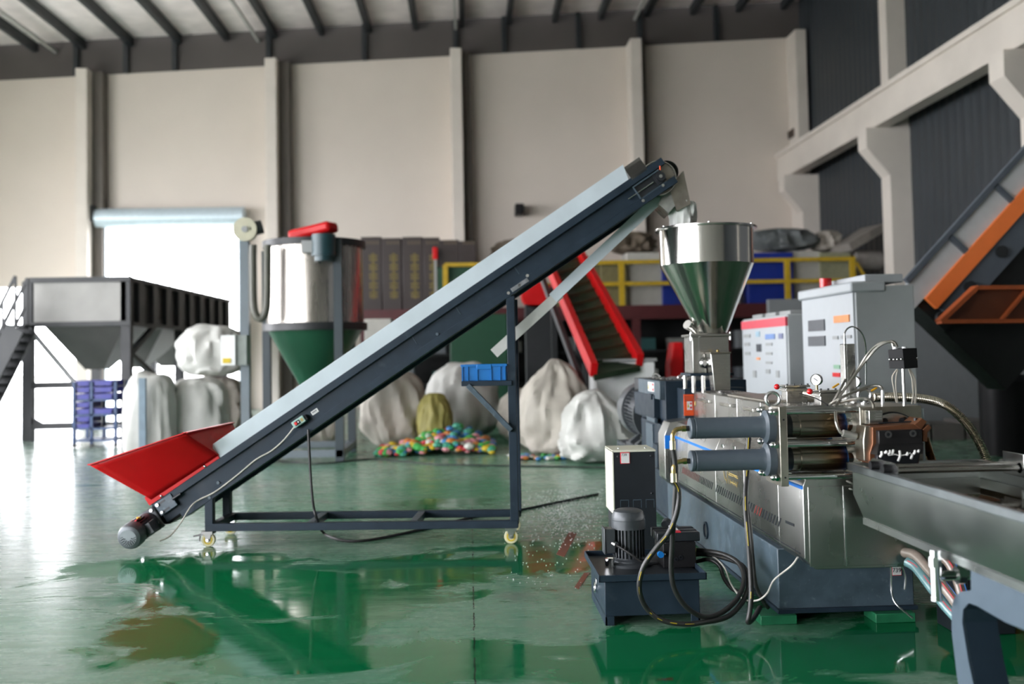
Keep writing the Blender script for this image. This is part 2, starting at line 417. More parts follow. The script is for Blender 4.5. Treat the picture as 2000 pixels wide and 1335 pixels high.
def ck(x, y, z): return CO + e1*x + e2*y + e3*z
def kbox(b, x0, x1, y0, y1, z0, z1):
    return b.hexa([ck(x0, y0, z0), ck(x1, y0, z0), ck(x1, y1, z0), ck(x0, y1, z0), ck(x0, y0, z1), ck(x1, y0, z1), ck(x1, y1, z1), ck(x0, y1, z1)])
cvr = thing('belt_conveyor', 'long inclined belt conveyor with slate blue frame feeding the steel hopper', 'conveyor', CO + e1*1.2 + e2*.3)
HB = -.238
def channel(y0, y1, web):
    b = B()
    cbox(b, 0, CL, y0, y1, -.058, 0); cbox(b, .02, CL-.10, web-.004, web+.004, HB+.05, -.05)
    cbox(b, .16, CL+.0, y0, y1, HB, HB+.058)
    return b
channel(0, .05, .036).build('side_channel', NAVY, cvr, .002)
channel(CW-.05, CW, CW-.036).build('side_channel', NAVY, cvr, .002)
# belt with its head and tail rollers
b = B(); r = .095; hm = (-.03+HB+.03)/2; S1 = CL-.02
prof = [(s, -.025) for s in (0.05, S1)]
prof += [(S1+r*math.sin(t), hm+r*math.cos(t)) for t in [math.pi*k/10 for k in range(1, 10)]]
prof += [(S1, HB+.03), (.05, HB+.03)]
prof += [(.05-r*math.sin(t), hm-r*math.cos(t)) for t in [math.pi*k/10 for k in range(1, 10)]]
vs_ = [cp(s, .055, h) for s, h in prof]+[cp(s, CW-.055, h) for s, h in prof]; k = len(prof)
b.add(vs_, [(i, (i+1) % k, k+(i+1) % k, k+i) for i in range(k)])
b.build('belt', mat('dark_belt', (.02, .035, .03), .5, 0, .1), cvr)
# side guards
s0, _ = sh(419, 893); s1, _ = sh(1226, 348)
for y0 in (.012, CW-.02):
    sg = -1 if y0 < .3 else 1
    b = B().hexa([cp(s0-.05, y0, -.005), cp(s1, y0, -.005), cp(s1, y0+.006, -.005), cp(s0-.05, y0+.006, -.005),
                  cp(s0+.05, y0+sg*.02, .120), cp(s1+.03, y0+sg*.02, .120), cp(s1+.03, y0+.006+sg*.02, .120), cp(s0+.05, y0+.006+sg*.02, .120)])
    cbox(b, s0+.05, s1+.03, y0+sg*.02, y0+sg*.02+.02, .116, .122)
    b.build('side_guard', GALV, cvr)
q = sh(1246, 342); b = B(); cbox(b, q[0]-.06, q[0]+.09, .0, CW, .0, .075); cbox(b, q[0]-.06, q[0]+.09, .0, .01, -.02, .10)
b.build('guard_bracket', mat('weathered_bracket', (.10, .095, .085), .5, .3), cvr)
# head pulley and its clear end shield
q = sh(1288, 345); c0 = cp(q[0], .06, q[1]); c1 = cp(q[0], CW-.06, q[1])
b = B().cyl(c0, c1, .135, n=32); b.build('head_drum', mat('drum_shield', (.30, .27, .23), .25, .6, .12, 8), cvr)
b = B().torus(cp(q[0], .055, q[1]), e2, .137, .006, 40, 6); b.torus(cp(q[0], CW-.055, q[1]), e2, .137, .006, 40, 6)
b.build('drum_rim', STEEL, cvr)
tip = B(); qs = sh(1292, 345)
for k in range(16):
    t = R(-70+k*11); tip.ball(cp(q[0], .05, q[1]) + (ct*math.cos(t)+cn*math.sin(t))*.126, .0045, 6, 4)
tip.build('rivets', DARK, cvr)
# belt take-up: slot frame, screw, bearing
q = sh(1266, 362); b = B()
cbox(b, q[0]-.10, q[0]+.13, .022, .030, q[1]-.055, q[1]+.055); b.build('takeup_slot', DARK, cvr)
b = B()
for a0, a1, h0, h1 in ((-.11, .14, .052, .062), (-.11, .14, -.062, -.052), (-.11, -.10, -.06, .06)):
    cbox(b, q[0]+a0, q[0]+a1, .0, .03, q[1]+h0, q[1]+h1)
b.build('takeup_frame', NAVYL, cvr)
B().cyl(cp(q[0]-.19, .012, q[1]), cp(q[0]+.05, .012, q[1]), .006, n=10).build('takeup_screw', CHROME, cvr)
qb = sh(1290, 345); b = B().cyl(cp(qb[0], -.025, qb[1]), cp(qb[0], .06, qb[1]), .036, n=20)
cbox(b, qb[0]-.05, qb[0]+.03, .005, .03, qb[1]-.045, qb[1]+.045); bear = b.build('bearing', DARK, cvr)
B().cyl(cp(qb[0], -.03, qb[1]), cp(qb[0], 0, qb[1]), .014, n=14).build('shaft_end', ZINC, bear)
B().cyl(cp(qb[0]+.03, .0, qb[1]+.045), cp(qb[0]+.045, .0, qb[1]+.075), .006, n=8).build('grease_nipple', ORANGE, bear)
# bolts along the frame
bm_ = None
for px, py in ((853, 652), (1030, 538), (993, 572), (1256, 392), (1295, 362), (424, 943), (409, 971), (1015, 557)):
    q = sh(px, py); yy = -.006 if abs(q[1]+.11) > .06 else .02
    B().cyl(cp(q[0], yy, q[1]), cp(q[0], yy+.025, q[1]), .013, n=8).build('bolt', ZINC if px > 990 else NAVYL, cvr)
q = sh(1012, 560); b = B(); cbox(b, q[0]-.06, q[0]+.10, -.006, .002, HB+.012, HB+.046); b.build('splice_plate', mat('worn_plate', (.20, .21, .22), .45, .4, .3, 20), cvr, .002)
for px, py in ((893, 605), (800, 652), (1002, 518)):
    q = sh(px, py); b = B(); cbox(b, q[0], q[0]+.004, .026, .034, -.13, -.06); b.build('weld_mark', NAVYL, cvr)
# red feed hopper on the tail end
n0, n1 = cv(296, 975), cv(427, 889)
r0, r1 = cv(176, 908, -.26), cv(361, 846, -.26)
def far(p): return p + e2*(CW - 2*((p-CO).dot(e2)))
f0, f1, g0, g1 = far(n0), far(n1), far(r0), far(r1)
def plate(a, b_, c, d, t=.004):
    a, b_, c, d = map(V, (a, b_, c, d)); nn = (b_-a).cross(d-a).normalized()*t
    return B().hexa([a, b_, c, d, a+nn, b_+nn, c+nn, d+nn])
def patch(a, b_, c, d, n=10):
    vs = [(a.lerp(b_, i/n)).lerp(d.lerp(c, i/n), j/n) for j in range(n+1) for i in range(n+1)]; m_ = n+1
    o = B().add(vs, [(j*m_+i, j*m_+i+1, (j+1)*m_+i+1, (j+1)*m_+i) for j in range(n) for i in range(n)])
    return o
for nm, q4 in (('hopper_near_wall', (n0, n1, r1, r0)), ('hopper_far_wall', (f0, f1, g1, g0))):
    o = patch(*q4).build(nm, RED, cvr); so = o.modifiers.new('thick', 'SOLIDIFY'); so.thickness = .004
plate(n1, f1, g1, r1).build('hopper_end_wall', RED, cvr)
plate(n0+e3*.0, f0, g0, r0).build('hopper_tail_wall', RED, cvr)
b = B(); o_ = e2*-.02
for p, q_ in ((r0, r1), (g0, g1), (r1, g1), (r0, g0)):
    b.bar(p+e3*.004, q_+e3*.004, .045, .010)
b.build('hopper_rim', RED, cvr, .002)
q0, q1 = sh(292, 982), sh(428, 893); b = B(); cbox(b, q0[0]-.01, q1[0], -.004, .02, .0, .075); b.build('hopper_skirt', RED, cvr)
for px, py in ((315, 968), (400, 910)):
    q = cv(px, py, -.006); B().ball(q, .011, 8, 5).build('rivet', ZINC, cvr)
# wheeled cart: legs, bars, cross bars, shelf bracket
XA, XB = lx(cv(400, 1030)), lx(cv(1012, 1022))
zb = cv(700, 1027).z
def leg(px, pyt, y, wd=.066):
    x = lx(cv(px, pyt, y)); zt = cv(px, pyt, y).z
    return kbox(B(), x-wd/2, x+wd/2, y-wd/2, y+wd/2, zb, zt).build('leg', NAVY, cvr, .004)
leg(410, 972, .035); leg(410+34, 950, CW-.035); leg(997, 578, .035); 
xr = lx(cv(997, 578, .035)); 
kbox(B(), xr-.033, xr+.033, CW-.068, CW-.002, zb, cv(997, 578, .035).z).build('leg', NAVY, cvr, .004)
kbox(B(), XA, XB, 0, .06, zb-.03, zb+.03).build('base_bar', NAVY, cvr, .004)
kbox(B(), XA, XB, CW-.06, CW, zb-.03, zb+.03).build('base_bar', NAVY, cvr, .004)
for x in (XA+.04, lx(cv(620, 1010, .3)), lx(cv(816, 1008, .3)), XB-.04):
    kbox(B(), x-.03, x+.03, .06, CW-.06, zb-.028, zb+.028).build('cross_bar', NAVYL if 0 < x-XA-.1 < 2.3 else NAVY, cvr, .003)
xs0 = lx(cv(902, 748, .03)); zs = cv(945, 748, .03).z
b = B(); kbox(b, xs0, xr, -.02, .03, zs-.02, zs+.02); kbox(b, xs0, xr, .22, .26, zs-.02, zs+.02); kbox(b, xs0, xs0+.04, .0, .26, zs-.02, zs+.02)
kbox(b, xs0, xr-.02, .0, .24, zs+.014, zs+.02)
b.build('shelf', NAVY, cvr, .003)
b = B().bar(cv(914, 752, -.02), cv(999, 840, -.02), .04, .055, e2); b.build('shelf_brace', NAVYL, cvr, .003)
# casters
def caster(x, y, brake):
    c = ck(x, y, .055); b = B()
    b.cyl(c-e2*.016, c+e2*.016, .055, n=28); wh = b.build('caster_wheel', WHEEL, cvr, .004)
    B().disc(c-e2*.0185, e2, .026, .036, .003, 20).build('wheel_ring', YEL, wh)
    B().cyl(c-e2*.04, c+e2*.04, .010, n=12).build('axle', ZINC, wh)
    b = B()
    for sg in (-1, 1):
        b.prism([c+e2*sg*.026+e1*a+e3*h for a, h in ((-.012, -.012), (.012, -.012), (.03, .05), (-.03, .05))], e2*.004)
    kbox(b, x-.045, x+.045, y-.045, y+.045, .103, zb-.028)
    b.build('caster_fork', ZINC if not brake else mat('grey_fork', (.22, .22, .21), .4, .7), cvr)
    if brake:
        B().bar(c+e1*-.03+e3*.045, c-e1*.12+e3*.028, .03, .012).bar(c-e1*.07+e3*.03, c-e1*.075-e3*.01, .02, .008).build('brake_pedal', mat('grey_pedal', (.12, .12, .12), .4, .6), cvr)
caster(lx(cv(405, 1050)), .03, True); caster(lx(cv(405, 1050)), CW-.03, False)
caster(lx(cv(998, 1045)), .03, False); caster(lx(cv(998, 1045)), CW-.03, False)
# tail gear motor
cc = cv(288, 1022, -.02); b = B()
pl = []
for sx_, sz_ in ((-1, -1), (1, -1), (1, 1), (-1, 1)): pl.append(cc + ct*sx_*.11 + cn*sz_*.095)
b.prism(pl, e2*.018); fl = b.build('motor_flange', MOTOR, cvr, .012)
for sx_, sz_ in ((-1, -1), (1, -1), (1, 1), (-1, 1)):
    B().cyl(cc+ct*sx_*.085+cn*sz_*.07-e2*.016, cc+ct*sx_*.085+cn*sz_*.07, .013, n=10).build('bolt', ZINC, fl)
ma = (-e2 - e3*.14).normalized()
B().lathe(cc, [(.0, 0), (.088, 0), (.088, .05), (.078, .07), (.07, .09), (0, .09)], 28, ma).build('motor_neck', MOTOR, cvr)
b = B().lathe(cc, [(.0, .08), (.070, .08), (.070, .28), (0, .28)], 28, ma)
for k in range(22):
    t = 2*math.pi*k/22; d = ct*math.cos(t)+cn*math.sin(t); tt = -ct*math.sin(t)+cn*math.cos(t)
    b.obox(cc+ma*.175+d*.080, d*.012, tt*.0025, ma*.085)
b.build('motor_body', MOTOR, cvr)
mc = B().lathe(cc, [(.0, .36), (.066, .36), (.088, .348), (.099, .32), (.099, .25), (.0, .25)], 32, ma).build('fan_cowl', mat('cowl_grey', (.11, .125, .135), .38, .3, .1), cvr)
B().cyl(cc+ma*.359, cc+ma*.363, .064, n=32).build('cowl_disc', mat('cowl_disc_grey', (.30, .33, .35), .4, .3), mc)
b = B()
for rr, nn in ((.026, 9), (.036, 13), (.046, 17), (.056, 21)):
    for k in range(nn):
        t = 2*math.pi*(k+.5*(rr > .03))/nn; b.cyl(cc+ma*.3645+(ct*math.cos(t)+cn*math.sin(t))*rr, cc+ma*.3615+(ct*math.cos(t)+cn*math.sin(t))*rr, .0044, n=6)
b.build('cowl_grille', DARK, mc)
b = B().obox(cc+ma*.19+ct*.105-cn*.035, ct*.03, cn*.045, ma*.05); b.build('terminal_box', MOTOR, cvr, .004)
B().cyl(cc+ma*.17+e3*.085, cc+ma*.17+e3*.104, .016, n=12).build('vent_cap', YEL, cvr)
b = B().obox(cc+ma*.22+ct*.05+cn*.078, ct*.02, cn*.004, ma*.03).obox(cc+ma*.22+cn*.093, ct*.018, cn*.002, ma*.03); b.build('rating_plate', REDP, cvr)
q = sh(322, 985); b = B(); cbox(b, q[0]-.07, q[0]+.09, -.012, .02, q[1]-.06, q[1]+.05); b.build('tail_bearing_plate', NAVYL, cvr, .003)
for a, h in ((-.045, .03), (-.045, -.04)):
    b = B(); cbox(b, q[0]+a+.015, q[0]+a+.07, -.0135, -.011, q[1]+h-.008, q[1]+h+.008); b.build('slot', DARK, cvr)
    B().cyl(cp(q[0]+a, -.03, q[1]+h), cp(q[0]+a, -.01, q[1]+h), .013, n=10).build('bolt', ZINC, cvr)
B().cyl(cp(q[0]+.08, -.01, q[1]), cp(q[0]+.16, -.01, q[1]), .012, n=10).build('takeup_screw', DARK, cvr)
# starter switch, sticker, cable along the side
q = sh(585, 823); b = B(); cbox(b, q[0]-.055, q[0]+.055, -.035, .034, q[1]-.028, q[1]+.028)
sw = b.build('starter_switch', mat('pale_green_enamel', (.30, .46, .42), .4), cvr, .005)
b = B(); cbox(b, q[0]-.035, q[0]+.012, -.042, -.034, q[1]-.016, q[1]+.016); b.build('button_plate', BLACK, sw, .002)
b = B(); cbox(b, q[0]-.033, q[0]-.012, -.047, -.041, q[1]-.012, q[1]+.012); b.build('stop_button', REDB, sw, .002)
b = B(); cbox(b, q[0]-.004, q[0]+.006, -.045, -.041, q[1]-.006, q[1]+.006); b.build('start_button', WHITE, sw, .001)
b = B(); cbox(b, q[0]+.022, q[0]+.044, -.036, -.034, q[1]-.014, q[1]+.014); b.build('rating_plate', GOLD, sw)
b = B(); cbox(b, q[0]+.055, q[0]+.075, -.02, .03, q[1]-.025, q[1]+.02); b.build('cable_gland', BLACK, sw, .004)
q = sh(613, 804); b = B(); cbox(b, q[0]-.03, q[0]+.03, .028, .033, q[1]-.016, q[1]+.016); st = b.build('sticker', WHITE, cvr)
b = B()
for k in range(5): cbox(b, q[0]-.022+k*.009, q[0]-.016+k*.009, .0272, .0285, q[1]-.002, q[1]+.009)
cbox(b, q[0]-.022, q[0]+.022, .0272, .0285, q[1]-.008, q[1]-.006); b.build('print', INK, st)
pts = [cv(x, y, c) for x, y, c in ((312, 1056, -.2), (332, 1046, -.16), (352, 1022, -.10), (372, 990, -.05), (388, 976, -.012), (420, 960, -.008), (460, 930, -.008), (500, 897, -.008), (530, 880, -.008), (555, 858, -.01), (576, 832, -.02))]
B().tube(spline(pts, 6), .006, 8).build('motor_cable', mat('pale_grey_cable', (.50, .48, .42), .45), cvr)
# return-spill gutter hung below the head
def strip(pa, pb, wpx, y0, y1, name, m):
    a, c = cv(*pa, .30), cv(*pb, .30); d = (c-a).normalized(); nn = (-d.dot(e3)*e1 + d.dot(e1)*e3)
    hw = wpx/1944*8.1/2
    b = B().hexa([a+e2*y0-nn*hw, c+e2*y0-nn*hw, c+e2*y1-nn*hw, a+e2*y1-nn*hw, a+e2*y0+nn*hw, c+e2*y0+nn*hw, c+e2*y0+nn*hw+e2*.004, a+e2*y0+nn*hw+e2*.004])
    return b.build(name, m, cvr)
strip((1298, 378), (1080, 583), 21, -.10, .12, 'gutter', GALV)
strip((1094, 574), (966, 690), 20, -.085, .105, 'gutter_extension', GALV2)
# chute and film sock at the head
b = B()
def chute_ring(pts, c0, c1): return [cv(x, y, c0) for x, y in pts], [cv(x, y, c1) for x, y in pts]
outl = [(1309, 372), (1324, 345), (1335, 333), (1342, 366), (1349, 398), (1322, 412)]
pa = [cv(x, y, .10) for x, y in outl]
b.prism(pa, e2*.42); b.build('discharge_chute', mat('weathered_zinc_chute', (.33, .30, .26), .3, .75, .2, 10), cvr)
tag(cvr, None)
# film sock: a crumpled tube from chute down into the hopper mouth
def sock(name, rings, m, parent, n=28, amp=.02, seed=1):
    vs = []; fs = []
    for j, (c, rx, ry) in enumerate(rings):
        for i in range(n):
            t = 2*math.pi*i/n; d = e1*math.cos(t)*rx + e2*math.sin(t)*ry
            k = 1 + amp*12*noise.noise(V((math.cos(t)*3, math.sin(t)*3+seed, j*.35)))
            vs.append(V(c)+d*k)
    for j in range(len(rings)-1):
        fs += [(j*n+i, j*n+(i+1) % n, (j+1)*n+(i+1) % n, (j+1)*n+i) for i in range(n)]
    o = B().add(vs, fs).build(name, m, parent)
    so = o.modifiers.new('thick', 'SOLIDIFY'); so.thickness = .003
    return o
rings = []
for px, py, rx, ry in ((1330, 398, .115, .20), (1331, 406, .12, .20), (1333, 416, .118, .19), (1334, 426, .112, .18), (1334, 436, .105, .17), (1333, 446, .10, .16), (1332, 456, .09, .15)):
    rings.append((cv(px, py, .31), rx, ry))
sock('film_sock', rings, FILM, cvr, 40, .016, 3)
b = B().prism([cv(x, y, .12) for x, y in ((1300, 366), (1312, 372), (1329, 392), (1306, 416), (1286, 398))], e2*.36)
b.build('film_wrap', FILMC, cvr, .006)

# blue crate on the shelf
zc = zs+.021; x0 = xs0+.003; x1 = xr-.042; zt = cv(945, 711, 0).z
cr = thing('storage_crate', 'blue plastic crate on the bracket shelf of the conveyor leg', 'crate', ck((x0+x1)/2, .11, zc))
b = B(); t = .006; y0, y1 = -.005, .225
for a in ((x0, x1, y0, y0+t), (x0, x1, y1-t, y1), (x0, x0+t, y0, y1), (x1-t, x1, y0, y1)): kbox(b, *a, zc, zt)
kbox(b, x0, x1, y0, y1, zc, zc+t); b.build('crate_body', CRATE, cr)
b = B(); kbox(b, x0-.006, x1+.006, y0-.008, y0+.004, zt-.018, zt); kbox(b, x0-.006, x1+.006, y1-.004, y1+.008, zt-.018, zt)
kbox(b, x0-.008, x0+.004, y0, y1, zt-.018, zt); kbox(b, x1-.004, x1+.008, y0, y1, zt-.018, zt); b.build('crate_rim', CRATE, cr, .002)
wd = x1-x0
for fpos in (.02, .14, .35, .66, .86, .97):
    b = B(); kbox(b, x0+wd*fpos-.004, x0+wd*fpos+.004, y0-.010, y0, zc, zt-.015); b.build('rib', CRATE, cr)
b = B(); kbox(b, x0+wd*.34, x0+wd*.67, y0-.012, y0-.002, zt-.04, zt-.0); b.build('hand_grip', CRATE, cr, .003)

# power leads on the floor
pts = [cv(602, 838, -.03), cv(604, 880, -.04), cv(606, 920, -.04), cv(609, 960, -.05), cv(613, 992, -.04)]
q = atz(620, 1010); 
pts += [cv(620, 1015, .0)*1.0, atz(632, 1040, .02), atz(660, 1053, .011), atz(700, 1056, .011), atz(760, 1047, .011), atz(850, 1027, .011), atz(930, 1008, .011), atz(1010, 996, .011), atz(1080, 982, .011), atz(1168, 964, .011)]
tag(B().tube(spline(pts, 8), .011, 8).build('power_cable', RUBBER), 'black power cable dropping from the conveyor switch and trailing across floor', 'cable')
pts = [atz(x, y, .010) for x, y in ((520, 898), (600, 904), (650, 903), (735, 896), (850, 906), (1000, 909), (1120, 911), (1200, 913))]
tag(B().tube(spline(pts, 8), .010, 8).build('power_cable', RUBBER), 'black cable lying on the floor behind the conveyor cart', 'cable')
# ================================================================ extruder
def tint_material(xa, xb):
    M = bpy.data.materials.new('heat_tinted_steel'); M.use_nodes = True; nt = M.node_tree; N = nt.nodes; L = nt.links; b = N['Principled BSDF']
    g = N.new('ShaderNodeNewGeometry'); s = N.new('ShaderNodeSeparateXYZ'); L.new(g.outputs['Position'], s.inputs[0])
    n = N.new('ShaderNodeTexNoise'); n.inputs['Scale'].default_value = 9; L.new(g.outputs['Position'], n.inputs['Vector'])
    ad = N.new('ShaderNodeMath'); ad.operation = 'MULTIPLY_ADD'; L.new(n.outputs[0], ad.inputs[0]); ad.inputs[1].default_value = .05; L.new(s.outputs[0], ad.inputs[2])
    r = N.new('ShaderNodeMapRange'); r.inputs[1].default_value = xa+.025; r.inputs[2].default_value = xb+.025; L.new(ad.outputs[0], r.inputs[0])
    c = N.new('ShaderNodeValToRGB'); L.new(r.outputs[0], c.inputs[0]); e = c.color_ramp.elements
    e[0].position = 0; e[0].color = (.30, .28, .24, 1); e[1].position = 1; e[1].color = (.03, .05, .10, 1)
    for p, cc in ((.42, (.27, .24, .19)), (.62, (.24, .17, .09)), (.78, (.17, .09, .05)), (.88, (.06, .06, .14)), (.95, (.03, .13, .36))):
        k = e.new(p); k.color = (*cc, 1)
    L.new(c.outputs[0], b.inputs['Base Color']); b.inputs['Metallic'].default_value = 1; b.inputs['Roughness'].default_value = .25
    return M
BX0, BX1 = 1.673, 2.43
ex = thing('extruder', 'plastic extruder with slate blue base, stainless guards and blue stripe', 'extruder', (2.05, 7.0, 0))
b = B().box(BX0, BX1, 5.46, 8.5, .05, .40); bf = b.build('base_frame', NAVYL, ex, .006)
b = B().box(BX0, BX1, 8.5, 11.4, .05, .49).box(BX0-.06, BX1, 8.52, 9.9, .44, .475); b.build('rear_plinth', NAVY, ex, .006)
b = B().box(BX0-.012, BX1+.012, 5.44, 11.4, .05, .075); b.build('base_flange', NAVY, ex, .003)
p = atx(1380, 1035, BX0); b = B().disc(p+V((-.012, 0, 0)), (1, 0, 0), .048, .062, .02, 28); pr = b.build('port_ring', NAVY, ex)
B().cyl(p+V((-.004, 0, 0)), p+V((.01, 0, 0)), .05, n=28).build('port_opening', DARK, pr)
# wooden blocks under the base
for px, py, ww, lab in ((1516, 1204, .20, 'green wooden block under the near left corner of the extruder base'), (1742, 1200, .22, 'green wooden block under the near right corner of the extruder base')):
    p = atz(px, py, .03)
    bl = B().box(p.x-ww/2, p.x+ww/2, p.y-.05, p.y+.12, 0, .05).build('timber_block', GREENW, None, .004); tag(bl, lab, 'wood block', 'blocks under the extruder')
# stainless guard: three panels along each side, stripe, louvres
def guard_profile(x):   # x offsets from the left side, closed section
    return [(.055, .385), (.0, .44), (.0, .80), (.045, .905), (.20, .93), (.555, .93), (.71, .905), (.755, .80), (.755, .44), (.70, .385)]
ys = [4.99, 6.08, 6.79, 8.20]
for i in range(3):
    y0, y1 = ys[i]+.002, ys[i+1]-.002
    ym = 5.40 if i == 0 else y0
    b = B().prism([(BX0-.004+a, ym, z) for a, z in guard_profile(0)], (0, y1-ym, 0))
    if i == 0: b.prism([(BX0-.004+a, y0, z) for a, z in [(.055, .385), (.0, .44), (.0, .80), (.016, .836), (.739, .836), (.755, .80), (.755, .44), (.70, .385)]], (0, ym-y0, 0))
    gp = b.build('guard_panel', SHEET, ex, .003)
    b = B().hexa([(BX0-.0065, y0, .785), (BX0-.003, y0, .785), (BX0-.003, y1, .785), (BX0-.0065, y1, .785), (BX0-.0065, y0, .80), (BX0-.002, y0, .804), (BX0-.002, y1, .804), (BX0-.0065, y1, .80)])
    b.build('blue_stripe', BLUE, gp)
    # louvre slots, leaning
    a, c = {2: (1336, 1393), 1: (1401, 1450), 0: (1462, 1523)}[i]
    ya, yb = atx(a, 955, BX0).y, atx(c, 985, BX0).y
    nsl = {2: 22, 1: 13, 0: 13}[i]; zc = .556
    RSL = mat('red_seen_in_slots', (.12, .012, .008), .6)
    for k in range(nsl):
        y = ya + (yb-ya)*k/(nsl-1); red = (i == 2 and k < 13) or (i == 0 and 2 < k < 6)
        pts = [(BX0-.0055, y+dy+sgn*.010, zc+dz) for sgn, dy, dz in ((-1, .026, -.027), (1, .026, -.027), (1, -.026, .027), (-1, -.026, .027))]
        B().prism(pts, (.004, 0, 0)).build('louvre_slot', RSL if red else DARK, gp)
pa, pb = atx(1536, 1018, BX0), atx(1553, 1025, BX0)
b = B().bar(pa+V((-.004, 0, 0)), pb+V((-.004, 0, 0)), .005, .014); b.build('slot', DARK, ex)
# dark seam gap under the guard
B().box(BX0-.006, BX0+.002, 5.05, 8.2, .452, .458).build('seam', DARK, ex)
# front closing panels
b = B().box(BX0+.02, BX0+.20, 4.985, 4.995, .40, .80).box(BX0+.205, BX1-.02, 4.985, 4.995, .40, .80); b.build('front_panel', SHEET, ex, .002)
B().box(BX0+.20, BX0+.206, 4.98, 4.99, .40, .8).build('front_seam', ZINC, ex)
# rear guard section stepping out
b = B().prism([(BX0-.075+a*1.1, 8.20, z) for a, z in guard_profile(0)], (0, .27, 0)); rg = b.build('rear_guard', SHEET, ex, .003)
B().box(BX0-.074, BX0+.012, 8.194, 8.2, .69, .80).build('blue_patch', BLUE, rg)
for k in range(3): B().box(BX0-.045+k*.02, BX0-.039+k*.02, 8.196, 8.2, .47, .67).build('groove', DARK, rg)
# catches on the sloping panel
for px, py in ((1371, 862), (1412, 872), (1435, 876)):
    q = atx(px, py, BX0+.02); B().box(q.x-.006, q.x+.006, q.y-.03, q.y+.03, q.z-.018, q.z+.018).build('catch', ZINC, ex, .002)
# gold lettering (mostly hidden behind the lower cylinder)
b = B(); o = atx(1413, 925, BX0-.006)
def gold(pa, pb, wpx=3):
    p, q = atx(*pa, BX0-.0055), atx(*pb, BX0-.0055); b.bar(p, q, .002, wpx/1944*6.6, (0, 0, 1))
for s in (((1413, 919), (1415, 931)), ((1415, 931), (1418, 938)), ((1421, 920), (1420, 936)), ((1423, 926), (1432, 930)), ((1433, 929), (1441, 934)), ((1424, 923), (1440, 930)),
          ((1419, 936), (1420, 943)), ((1423, 934), (1424, 944)), ((1427, 936), (1427, 945)), ((1432, 938), (1432, 947)), ((1436, 940), (1436, 949)), ((1440, 941), (1439, 951)), ((1426, 940), (1438, 946))):
    gold(*s, 2)
b.build('gold_lettering', GOLD, ex)
# barrel covers on top
yb_ = [5.45, 6.38, 6.95, 7.58, 8.32]
for i in range(4):
    b = B().box(1.873, 2.23, yb_[i]+.003, yb_[i+1]-.003, .92, 1.155)
    cvp = b.build('barrel_cover', SHEET, ex, .006)
    if i: B().box(1.845, 1.875, yb_[i]+.08, yb_[i+1]-.25, 1.085, 1.11).build('cover_grip', STEEL, cvp, .003)
b = B().box(1.90, 2.20, 6.3, 7.3, 1.155, 1.17); b.build('top_plate', BLOCK, ex, .003)
b = B().box(1.80, 2.32, 8.32, 8.62, .88, 1.175); ad = b.build('gearbox_adapter', NAVY, ex, .005)
p0, p1 = at(1335, 770, 8.315), at(1357, 811, 8.315)
wl = B().box(p0.x, p1.x, 8.312, 8.32, p1.z, p0.z).build('warning_plate', ORANGE, ad, .001)
cxm, czm = (p0.x+p1.x)/2, (p0.z+p1.z)/2
B().box(cxm-.02, cxm+.025, 8.309, 8.312, czm-.04, czm+.03).build('warning_sticker', WHITE, wl)
B().prism([(cxm-.017, 8.3085, czm-.02), (cxm-.001, 8.3085, czm-.02), (cxm-.009, 8.3085, czm+.02)], (0, .001, 0)).build('warning_triangle', YEL, wl)
b = B().box(cxm+.005, cxm+.022, 8.308, 8.3095, czm+.005, czm+.02).box(cxm+.005, cxm+.022, 8.308, 8.3095, czm-.03, czm-.012); b.build('warning_print', REDP, wl)
b = B()
for k in range(4): b.box(p0.x+.008, p1.x-.008, 8.3105, 8.3125, p0.z-.02-k*.012, p0.z-.017-k*.012)
b.build('plate_lines', INK, wl)
# number sticker on the base front
p = at(1751, 1113, 5.455); B().box(p.x-.028, p.x+.028, 5.452, 5.46, p.z-.029, p.z+.029).build('number_sticker', REDP, bf, .002)
B().box(p.x-.024, p.x+.024, 5.451, 5.453, p.z-.025, p.z+.025).build('sticker_face', WHITE, bf)
text_mesh('739', .034, INK, 'sticker_number', bf, (p.x, 5.4505, p.z), (1, 0, 0), (0, 0, 1))
# vent stacks, gauges, tall sensor box on the barrel
def vent(px, py0, pyt, Y, hw):
    p = at(px, py0, Y); zt = at(px, pyt, Y).z
    b = B().box(p.x-hw, p.x+hw, Y-hw*.8, Y+hw*.8, 1.15, zt-.02); v = b.build('vent_stack', STEEL, ex, .004)
    b = B().box(p.x-hw-.012, p.x+hw+.012, Y-hw-.01, Y+hw+.01, zt-.042, zt-.026).box(p.x-hw-.012, p.x+hw+.012, Y-hw-.01, Y+hw+.01, zt-.018, zt-.004)
    b.build('vent_flange', STEEL, v, .002)
    for k in range(4):
        B().cyl((p.x-hw+k*hw*.66, Y-hw, zt-.006), (p.x-hw+k*hw*.66, Y-hw, zt+.006), .006, n=6).build('bolt', DARK, v)
    q = V((p.x-hw-.055, Y-hw*.5, zt-.012)); B().cyl(q, q+V((.06, 0, 0)), .004, n=8).build('handle', ZINC, v)
    B().ball(q, .018, 14, 9).build('ball_knob', REDB, v)
vent(1552, 786, 750, 6.25, .066); vent(1618, 788, 759, 5.85, .066)
b = B().cyl(at(1575, 768, 6.1), at(1610, 776, 5.95), .03, n=14); b.build('vent_pipe', BLOCK, ex)
